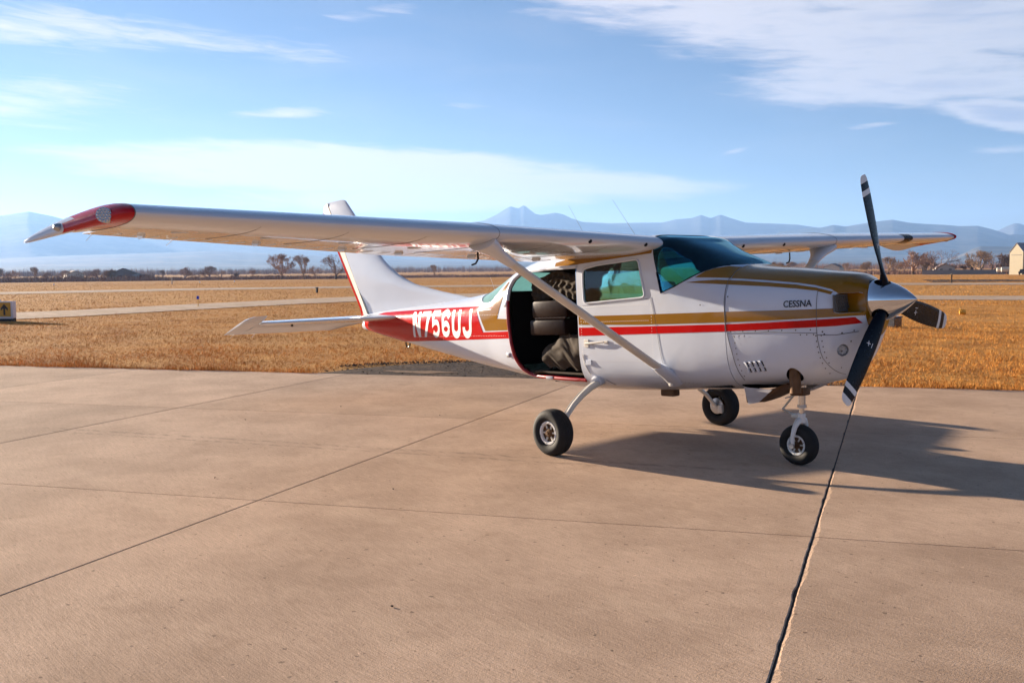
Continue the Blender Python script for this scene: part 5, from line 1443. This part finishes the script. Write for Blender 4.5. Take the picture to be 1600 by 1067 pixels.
def blade_mesh():
    st = [(0.05, .085, .085, 36), (0.12, .088, .080, 34), (0.17, .092, .066, 32), (0.22, .108, .050, 28), (0.30, .130, .036, 22), (0.42, .156, .026, 15), (0.55, .170, .020, 11), (0.70, .172, .016, 8.5),
          (0.85, .160, .012, 6.5), (0.94, .142, .010, 6), (0.985, .122, .008, 5.5), (1.008, .09, .006, 5.5), (1.016, .05, .004, 5.5)]
    rs = np.unique(np.concatenate([[s_[0] for s_ in st], [0.800, 0.858, 0.900, 0.958], np.linspace(.1, 1, 20)]))
    a = np.array(st); rings = []
    for r in rs:
        c = np.interp(r, a[:, 0], a[:, 1]); th = np.interp(r, a[:, 0], a[:, 2]); b = R_(np.interp(r, a[:, 0], a[:, 3]))
        blend = float(np.clip((r - 0.12) / 0.14, 0, 1))
        pts = []
        for k in range(24):
            q = 2 * math.pi * k / 24; u = math.cos(q); w_ = math.sin(q)
            w2 = w_ * (1 - 0.35 * blend * (u < 0) * u * u) * (1 if w_ > 0 else 1 - 0.5 * blend)
            pts.append((u * c / 2, w2 * th / 2))
        rings.append([(x_ * math.sin(b) + y_ * math.cos(b), -(x_ * math.cos(b) - y_ * math.sin(b)), float(r)) for x_, y_ in pts])
    mb = MB(); mb.loft(rings)
    for i, f in enumerate(mb.f):
        rm = sum(mb.v[k][2] for k in f) / len(f)
        if 0.858 < rm < 0.900 or rm > 0.958: mb.m[i] = 1
    return mb.mesh('blade', [M['black'], M['letter_white']], 35)
bme = blade_mesh()
dme = MB().box((0.0, 0.0, 0.0), (0.004, 0.012, 0.055)).mesh('decal_mark', M['letter_white'])
for k in range(3):
    phi = 1.8824 + k * 2 * math.pi / 3
    o = link('propeller_blade', bme, plane, (HX, 0, HZ)); o.rotation_euler = (phi - math.pi / 2, 0, 0)
    for r_, yy, rx_ in ((0.45, -.018, 0.05), (0.455, .020, .3), (0.455, .020, -1.2)):
        b_ = R_(14); q = link('blade_mark', dme, o, (yy * math.sin(b_) * -1 + 0.0115, yy * math.cos(b_), r_)); q.rotation_euler = (rx_, 0, R_(-14) * -1); q.scale = (1, .5, .75)

# ---- landing gear
def wheel(c, R, w, side, nose=False):
    """tyre, rim and brake, axle along Y"""
    t = R * 0.50
    pr = [(R * 0.50, -w * 0.36), (R * 0.60, -w * 0.46), (R * 0.76, -w * 0.50), (R * 0.90, -w * 0.44), (R * 0.965, -w * 0.33), (R * 0.985, -w * 0.24), (R * .972, -w * .225), (R * .972, -w * .20), (R * 0.992, -w * .185), (R, -w * 0.09), (R * .985, -w * .075), (R * .985, -w * .045), (R, -w * .03), (R, w * .03), (R * .985, w * .045), (R * .985, w * .075), (R, w * .09),
          (R * .992, w * .185), (R * .972, w * .20), (R * .972, w * .225), (R * 0.985, w * 0.24), (R * 0.965, w * 0.33), (R * 0.90, w * 0.44), (R * 0.76, w * 0.50), (R * 0.60, w * 0.46), (R * 0.50, w * 0.36)]
    wl = MB().lathe(pr, c, 'Y', 64, closed=True).build('wheel', M['rubber'], plane, 40)
    c = Vector(c); rr = R * 0.51
    for sd in ((-1, 1) if nose else (side,)):
        pr = [(rr, sd * w * 0.34), (rr * .97, sd * w * 0.40), (rr * .82, sd * w * 0.40), (rr * .74, sd * w * 0.29)]
        rim = MB().lathe(pr, c, 'Y', 40).build('rim', M['letter_white'], wl, 40)
        pr = [(rr * .76, sd * w * 0.26), (rr * .40, sd * w * 0.22), (rr * .38, sd * w * 0.33), (rr * .26, sd * w * 0.36), (rr * .24, sd * w * .42), (0.0001, sd * w * 0.42)]
        MB().lathe(pr, c, 'Y', 32).build('hub', M['rusty'], wl, 40)  # brownish hub, its dark tone also stands in for shade in the recess
        for k in range(6):
            a_ = k * math.pi / 3
            MB().box(c + Vector((math.cos(a_) * rr * .58, sd * w * .275, math.sin(a_) * rr * .58)), (rr * .40, w * .07, rr * .13), rot=Matrix.Rotation(-a_, 3, 'Y')).build('rim_spoke', M['legpaint'], wl)
        for k in range(6):
            a_ = k * math.pi / 3 + .3
            MB().disc(c + Vector((math.cos(a_) * rr * .90, sd * (w * 0.402), math.sin(a_) * rr * .90)), rr * .035, 'Y', 8, depth=0.006).build('rim_bolt', M['screw'], rim)
        MB().disc(c + Vector((0, sd * w * .47, 0)), rr * .15, 'Y', 12, depth=0.012).build('axle_nut', M['rusty'], rim)
    return wl
for s in (-1, 1):
    c = (0, s * 1.245, 0.212)
    wl = wheel(c, 0.214, 0.165, s)
    MB().lathe([(0.0001, s * -.06), (.085, s * -.06), (.085, s * -.07), (.03, s * -.075), (.03, s * -.10), (0.0001, s * -.10)], c, 'Y', 32).build('brake_disc', M['steel'], wl, 35)
    MB().box((c[0] + .06, c[1] - s * .075, c[2] - .03), (.06, .05, .09), bevel=.01).build('brake_caliper', M['legpaint'], wl, 35)
    pts = [(-.115, .40, .615), (-.105, .52, .600), (-.085, .66, .560), (-.06, .80, .500), (-.04, .93, .425), (-.02, 1.03, .350), (-.01, 1.10, .275), (0, 1.15, .215)]
    MB().tube([(x, s * y, z) for x, y, z in pts], [.050, .046, .039, .034, .030, .027, .025, .026], 14, flat=[.75] * 8).build('main_gear_leg', M['legpaint'], plane, 50)
    MB().tube([(-.12, s * .44, .640), (-.11, s * .515, .618), (-.10, s * .56, .602)], [.085, .078, .064], 14, flat=[.7] * 3).build('leg_fairing', M['white'], plane, 40)
    MB().tube([(x - .035, s * y, z + .02) for x, y, z in pts[1:]], .006, 6).build('brake_line', M['legpaint'], plane)
def air(x, y, z):
    z -= 0.2; c_, s_ = math.cos(PITCH), math.sin(PITCH)
    return Vector((x * c_ + z * s_, y, 0.2 - x * s_ + z * c_))
NC = air(1.76, 0, 0.174)
wheel(NC, 0.175, 0.128, -1, True)
top = Vector((1.80, 0, 0.62)); mid = NC + (top - NC) * 0.52 + Vector((0.0, 0, 0))
for s in (-1, 1):
    MB().tube([NC + Vector((0, s * .095, 0)), NC + Vector((.0, s * .098, .07)), NC + Vector((.02, s * .085, .16)), NC + Vector((.028, s * .05, .205)), NC + Vector((.03, 0, .215))], [.020, .022, .026, .030, .030], 10, flat=[.75, .75, .8, .9, 1]).build('fork_arm', M['letter_white'], plane, 50)
    MB().disc(NC + Vector((0, s * .108, 0)), .022, 'Y', 14, depth=.02).build('axle_nut', M['steel'], plane, 30)
MB().tube([NC + Vector((.03, 0, .19)), NC + Vector((.035, 0, .27))], .034, 14).build('fork_crown', M['letter_white'], plane, 50)
MB().tube([NC + Vector((.034, 0, .25)), NC + Vector((.042, 0, .34))], .022, 14).build('oleo_piston', M['chrome'], plane, 50)
MB().tube([NC + Vector((.042, 0, .33)), NC + Vector((.055, 0, .56))], [.033, .035], 16).build('oleo_cylinder', M['chrome'], plane, 50)
MB().tube([NC + Vector((.042, 0, .32)), NC + Vector((.043, 0, .345))], .040, 16).build('oleo_collar', M['steel'], plane, 40)
for z0, x0 in ((.25, 0), (.44, 0)):
    MB().box(NC + Vector((-.015, 0, z0)), (.07, .07, .03), bevel=.006).build('torque_link_lug', M['legpaint'], plane, 40)
MB().tube([NC + Vector((-.02, 0, .25)), NC + Vector((-.15, 0, .30))], .013, 8, flat=[.6, .6]).build('torque_link', M['legpaint'], plane, 50)
MB().tube([NC + Vector((-.15, 0, .30)), NC + Vector((-.02, 0, .44))], .014, 8, flat=[.6, .6]).build('torque_link', M['legpaint'], plane, 50)
MB().tube([NC + Vector((.02, -.10, .47)), NC + Vector((.05, .10, .47))], .016, 8).build('steering_bar', M['steel'], plane, 50)
MB().box(NC + Vector((.03, 0, .46)), (.13, .12, .07), bevel=.015).build('steering_block', M['rusty'], plane, 40)
MB().tube([NC + Vector((-.03, -.06, .48)), NC + Vector((-.12, -.08, .56))], .010, 8).build('shimmy_damper', M['steel'], plane, 50)

# ---- door furniture on the right side
yh = y_side(0, .99)
MB().tube([(-0.17, -yh - .02, .985), (-0.05, -yh - .032, .99), (0.08, -yh - .026, 1.0)], [.014, .011, .009], 8).build('door_handle', M['legpaint'], plane, 50)
MB().box((-0.17, -yh - .006, .985), (0.06, .012, .075), bevel=.004).build('handle_plate', M['legpaint'], plane)
MB().box((0.09, -yh - .006, .995), (0.05, .012, .03), bevel=.004).build('handle_plate', M['legpaint'], plane)
MB().box((-0.16, -y_side(-.16, .80) - .006, .80), (0.07, .012, .05), bevel=.004).build('latch_plate', M['white'], plane)
MB().tube([(-0.235, -y_side(-.235, .88) - .006, .88), (-0.225, -y_side(-.225, .78) - .006, .78), (-0.18, -y_side(-.18, .68) - .006, .68)], .004, 6).build('latch_cable', M['legpaint'], plane)

# ---- cabin
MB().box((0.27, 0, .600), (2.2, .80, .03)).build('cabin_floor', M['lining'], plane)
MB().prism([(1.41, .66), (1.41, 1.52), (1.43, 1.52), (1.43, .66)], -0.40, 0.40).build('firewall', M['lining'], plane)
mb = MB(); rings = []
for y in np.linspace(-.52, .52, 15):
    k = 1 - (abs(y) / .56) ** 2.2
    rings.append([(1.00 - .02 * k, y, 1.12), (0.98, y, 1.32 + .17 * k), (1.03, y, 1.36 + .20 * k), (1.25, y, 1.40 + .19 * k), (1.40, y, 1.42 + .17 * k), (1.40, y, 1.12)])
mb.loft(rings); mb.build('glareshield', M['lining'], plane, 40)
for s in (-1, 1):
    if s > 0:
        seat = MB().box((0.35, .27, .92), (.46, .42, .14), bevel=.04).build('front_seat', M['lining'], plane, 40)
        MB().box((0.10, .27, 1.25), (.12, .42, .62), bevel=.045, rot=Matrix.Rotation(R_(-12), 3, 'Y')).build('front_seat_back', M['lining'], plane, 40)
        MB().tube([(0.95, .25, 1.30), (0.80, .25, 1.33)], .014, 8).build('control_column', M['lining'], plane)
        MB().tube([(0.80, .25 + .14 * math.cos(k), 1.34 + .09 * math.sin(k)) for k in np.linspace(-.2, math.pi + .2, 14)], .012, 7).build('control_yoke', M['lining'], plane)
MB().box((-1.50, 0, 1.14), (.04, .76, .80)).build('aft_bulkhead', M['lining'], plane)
MB().box((-1.80, 0, 1.385), (.56, .74, .02)).build('brightening_panel', M['white'], plane)  # added pale panel, brightens the view through the rear window
# bench of two stacked glossy brown cushions inside the open door
MB().box((-0.80, -.33, 1.33), (.52, .30, .180), bevel=.028).build('bench_cushion', M['brownvinyl'], plane, 50)
MB().box((-0.83, -.34, 1.145), (.52, .30, .162), bevel=.028).build('bench_cushion', M['brownvinyl'], plane, 50)
MB().tube([(-1.0 + .03 * k, -.485, 1.236 + .003 * (k % 2)) for k in range(16)], .012, 6).build('cushion_piping', M['brownvinyl'], plane)
# loose things in the cabin: top-level, they only rest inside
def cloth(name, nx, nz, fn, mat, label, cat, th=0.012):
    mb = MB(); V = []
    for i in range(nx):
        for j in range(nz):
            V.append(Vector(fn(i / (nx - 1), j / (nz - 1))))
    F = [(i * nz + j, (i + 1) * nz + j, (i + 1) * nz + j + 1, i * nz + j + 1) for i in range(nx - 1) for j in range(nz - 1)]
    back = [p + Vector((0, th, 0)) for p in V]; n = len(V)
    F2 = [tuple(n + k for k in f[::-1]) for f in F]
    rim = []
    for i in range(nx - 1):
        for j in (0, nz - 1): rim.append((i * nz + j, (i + 1) * nz + j, n + (i + 1) * nz + j, n + i * nz + j))
    for j in range(nz - 1):
        for i in (0, nx - 1): rim.append((i * nz + j, i * nz + j + 1, n + i * nz + j + 1, n + i * nz + j))
    mb.add(V + back, F + F2 + rim)
    o = mb.build(name, mat, None, 60)
    o.matrix_world = plane_mat
    return tag(o, label, cat)
plane_mat = Matrix.Translation(plane.location) @ Matrix.Rotation(-PITCH, 4, 'Y')
M['quilt'] = plain('olive_quilted_cloth', (0.045, 0.033, 0.021), 0.85, var=0.4, scale=16, spec=0.2)
M['canvas'] = plain('grey_brown_canvas', (0.055, 0.041, 0.029), 0.85, var=0.35, scale=12, spec=0.2)
def quilt_fn(u, v):
    x = -1.16 + .86 * u; z = 1.44 + .25 * v - .03 * math.sin(u * 9)
    y = -.440 + .06 * (1 - u) + .011 * math.sin(u * 60 + 3 * math.sin(v * 5)) * (0.6 + .4 * math.sin(v * 17)) + .010 * math.sin(v * 22 + u * 5)
    return (x, y, z)
cloth('quilted_blanket', 70, 30, quilt_fn, M['quilt'], 'dark olive quilted blanket bunched above the brown cushions inside the cargo door', 'blanket')
def bag_fn(u, v):
    x = -.98 + .66 * u + .12 * (1 - v) * (1 - u); z = .72 + .36 * v * (0.45 + .55 * min(1, u * 2.2)) + .02 * math.sin(u * 15)
    y = -.43 - .05 * math.sin(v * 3.1) + .020 * mnoise.noise(Vector((u * 4.5 + 2.5 * v, v * 1.6 - u * 1.5, 4.0))) + .008 * mnoise.noise(Vector((u * 11 + 5 * v, v * 4, 9.0)))
    return (x, y, z)
cloth('canvas_cover', 60, 40, bag_fn, M['canvas'], 'crumpled brown canvas cover lying low in the cargo door opening', 'cover')
belt = MB().tube([(-1.12, -.42, .665), (-1.05, -.43, .685), (-.95, -.43, .69), (-.85, -.44, .68), (-.6, -.44, .672), (-.3, -.44, .665)], [.02, .03, .03, .024, .026, .026], 10, flat=[.6] * 6).build('cargo_strap', M['canvas'], None, 50)
belt.matrix_world = plane_mat; tag(belt, 'grey webbing strap lying along the sill of the cargo door', 'strap')
b = MB().box((-0.318, -.53, 1.56), (.018, .03, .40), bevel=.004).build('door_strap', M['blue'], None, 40)
b.matrix_world = plane_mat; tag(b, 'blue webbing strap hanging at the front edge of the cargo door', 'strap')
mb = MB(); mb.loft([[(1.06 + .13 * t + .05 * r * math.cos(k), -.02 + .10 * r * math.sin(k), 1.60 + .035 + .06 * h * r * (0.5 + .5 * math.cos(k * 1.0 + 1))) for k in np.linspace(0, 2 * math.pi, 15)[:-1]] for t, r, h in ((0, .3, .5), (.1, .8, .8), (.35, 1.0, 1), (.7, .9, .9), (.95, .5, .6), (1, .15, .3))])
o = mb.build('headset_bag', M['lining'], None, 50); o.matrix_world = plane_mat
tag(o, 'dark rounded bag lying on the glareshield behind the windshield', 'bag')
# ------------------------------------------------------------------ airfield furniture
M['signyellow'] = plain('yellow_sign_face', (0.62, 0.33, 0.03), 0.45); M['signwhite'] = plain('white_sign_box', (0.70, 0.68, 0.70), 0.5)
sx, sy = -31.5, 2.16
v = Vector((CAM.x - sx, CAM.y - sy)).normalized()
sg = empty('taxiway_sign', (sx, sy, -0.045)); sg.rotation_euler.z = math.atan2(v.y, v.x) + math.pi / 2 - R_(32)
WS = 1.9
MB().box((-WS / 2, 0, .40), (WS, .22, .62), bevel=.02).build('sign_case', M['signwhite'], sg, 40)
MB().box((-WS / 2 - .02, -.118, .42), (WS - .10, .012, .50)).build('sign_face', M['signyellow'], sg)
def glyph(body, x0, x1, z0, z1):
    me = text_solid(body, x1 - x0, z1 - z0, .006, .02); me.materials.clear(); me.materials.append(M['letter_black'])
    me.transform(Matrix.Translation((x0, -.130, z0))); link('lettering', me, sg)
glyph('1', -.74, -.62, .22, .62)
mb = MB(); mb.prism([(-.335, .22), (-.335, .46), (-.43, .38), (-.43, .47), (-.30, .62), (-.17, .47), (-.17, .38), (-.265, .46), (-.265, .22)], -.1335, -.1265); mb.build('arrow', M['letter_black'], sg)
MB().box((-WS / 2, 0, .06), (WS, .16, .12)).build('sign_foot', M['darkopen'], sg)
MB().lathe([(0.0001, .06), (.035, .05), (.045, 0), (.045, -.03)], (-.55, 0, .735), 'Z', 12).build('sign_lamp', M['signwhite'], sg, 40)
tag(sg, 'low yellow taxiway sign with a black arrow in a white case', 'sign')
def edge_light(x, y, lens, h, label, cat='light'):
    o = empty('edge_light', (x, y, gz(x, y)))
    MB().lathe([(.0001, 0), (.10, 0), (.09, .03), (.02, .04), (.018, h - .16), (.0001, h - .16)], (0, 0, 0), 'Z', 12).build('stem', M['orange'], o, 40)
    MB().lathe([(.03, h - .17), (.075, h - .15), (.075, h - .13), (.065, h - .12), (.062, h - .02), (.03, h), (.0001, h)], (0, 0, 0), 'Z', 16).build('lens', lens, o, 40)
    return tag(o, label, cat)
edge_light(-39.3, 12.3, M['bluelens'], .52, 'blue taxiway edge light on a yellow stem below the near wing')
x, y = bearing(88, 112); edge_light(x, y, M['signwhite'], .5, 'white runway light far left below the tall pale tree')
x, y = bearing(315, 118); edge_light(x, y, M['signwhite'], .5, 'white runway light beyond the blue taxiway light')
x, y = bearing(369, 126); edge_light(x, y, M['signwhite'], .5, 'white runway light right of the one beyond the blue light')
x, y = bearing(1484.5, 100); o = empty('marker_post', (x, y, gz(x, y)))
MB().box((0, 0, .40), (.10, .10, .8), bevel=.02).build('post', M['canvas'], o); MB().box((0, 0, .84), (.14, .14, .08), bevel=.02).build('cap', M['fence'], o)
tag(o, 'short pale post on the far pavement right of the propeller', 'post')
x, y = bearing(272, 150); o = empty('marker_post', (x, y, gz(x, y)))
MB().box((0, 0, .4), (.12, .12, .8), bevel=.02).build('post', M['fence'], o); MB().box((0, 0, .85), (.18, .18, .1), bevel=.02).build('cap', M['fence'], o)
tag(o, 'tiny dark post in the far grass left of the blue light', 'post')
x, y = bearing(497, 75); o = empty('marker_post', (x, y, gz(x, y)))
MB().box((0, 0, .18), (.14, .14, .36), bevel=.02).build('post', M['darkopen'], o); MB().box((0, 0, .38), (.18, .18, .05), bevel=.01).build('cap', M['darkopen'], o)
tag(o, 'small dark post in the grass behind the taxiway left of the fin', 'post')
# pair of yellow drums lying in the weeds, dark box behind the propeller
for (dx_, dy_, lab) in ((0, 0, 'yellow drum lying in the grass right of the propeller, nearer of two'), (-.25, .5, 'yellow drum lying in the grass right of the propeller, farther of two')):
    mb = MB().lathe([(.0001, -.10), (.06, -.10), (.07, -.08), (.07, .08), (.06, .10), (.0001, .10)], (0, 0, 0), 'X', 18)
    o = empty('yellow_drum', (-8.7 + dx_, 26.4 + dy_, .04 + (.03 if dy_ else 0))); o.rotation_euler.z = .6 + dx_
    mb.build('drum_body', M['orange'], o, 40)
    for q in (-.04, .04): MB().lathe([(.066, q - .006), (.075, q), (.066, q + .006)], (0, 0, 0), 'X', 18).build('hoop', M['orange'], o, 40)
    tag(o, lab, 'drum')
o = empty('utility_box', (-7.2, 18.75, -.045)); o.rotation_euler.z = view + .5
MB().box((0, 0, .14), (.34, .30, .28), bevel=.02).build('case', M['cardark'], o); MB().box((0, 0, .295), (.37, .33, .03), bevel=.01).build('lid', M['cardark'], o)
tag(o, 'dark utility box in the grass just behind the spinner', 'box')
# pebbles and bits on the slabs
PEB = [(-3.95, -2.35, 'dark pebble on the slab between the left joints, left of the near wheel'), (-2.65, -.55, 'dark pebble on the joint line left of the near main wheel'), (-4.1, -1.0, 'dark pebble near the far cross joint, left of the wheel pebble'),
       (.15, -3.1, 'dark pebble just right of the joint crossing in the foreground'), (-1.2, -3.95, 'dark pebble left of the foreground joint crossing'), (2.35, -4.6, 'dark pebble lowest in the picture, on the middle foreground slab'), (-4.4, 1.7, 'dark pebble farthest from the camera, near the asphalt patch')]
for x, y, lab in PEB:
    bm = bmesh.new(); bmesh.ops.create_icosphere(bm, subdivisions=1, radius=.008)
    for v_ in bm.verts: v_.co *= random.uniform(.7, 1.3); v_.co.z *= .6
    me = bpy.data.meshes.new('pebble'); bm.to_mesh(me); bm.free(); me.materials.append(M['joint'])
    o = link('pebble', me, None, (x, y, .006)); tag(o, lab, 'pebble', 'pebbles on the apron')

# ------------------------------------------------------------------ air
m = bpy.data.materials.new('haze_air'); m.use_nodes = True
nt = m.node_tree; nt.nodes.remove(nt.nodes['Principled BSDF'])
pv = nt.nodes.new('ShaderNodeVolumePrincipled')
pv.inputs['Color'].default_value = (0.31, 0.55, 1.0, 1)
pv.inputs['Density'].default_value = 0.95e-4
pv.inputs['Anisotropy'].default_value = 0.3
nt.links.new(pv.outputs[0], nt.nodes['Material Output'].inputs['Volume'])
mb = MB(); mb.box((CAM.x, CAM.y, 324.0), (26000, 26000, 660))
hz = mb.build('haze', m); tag(hz, 'thin blue haze over the plain', 'haze', kind='stuff')
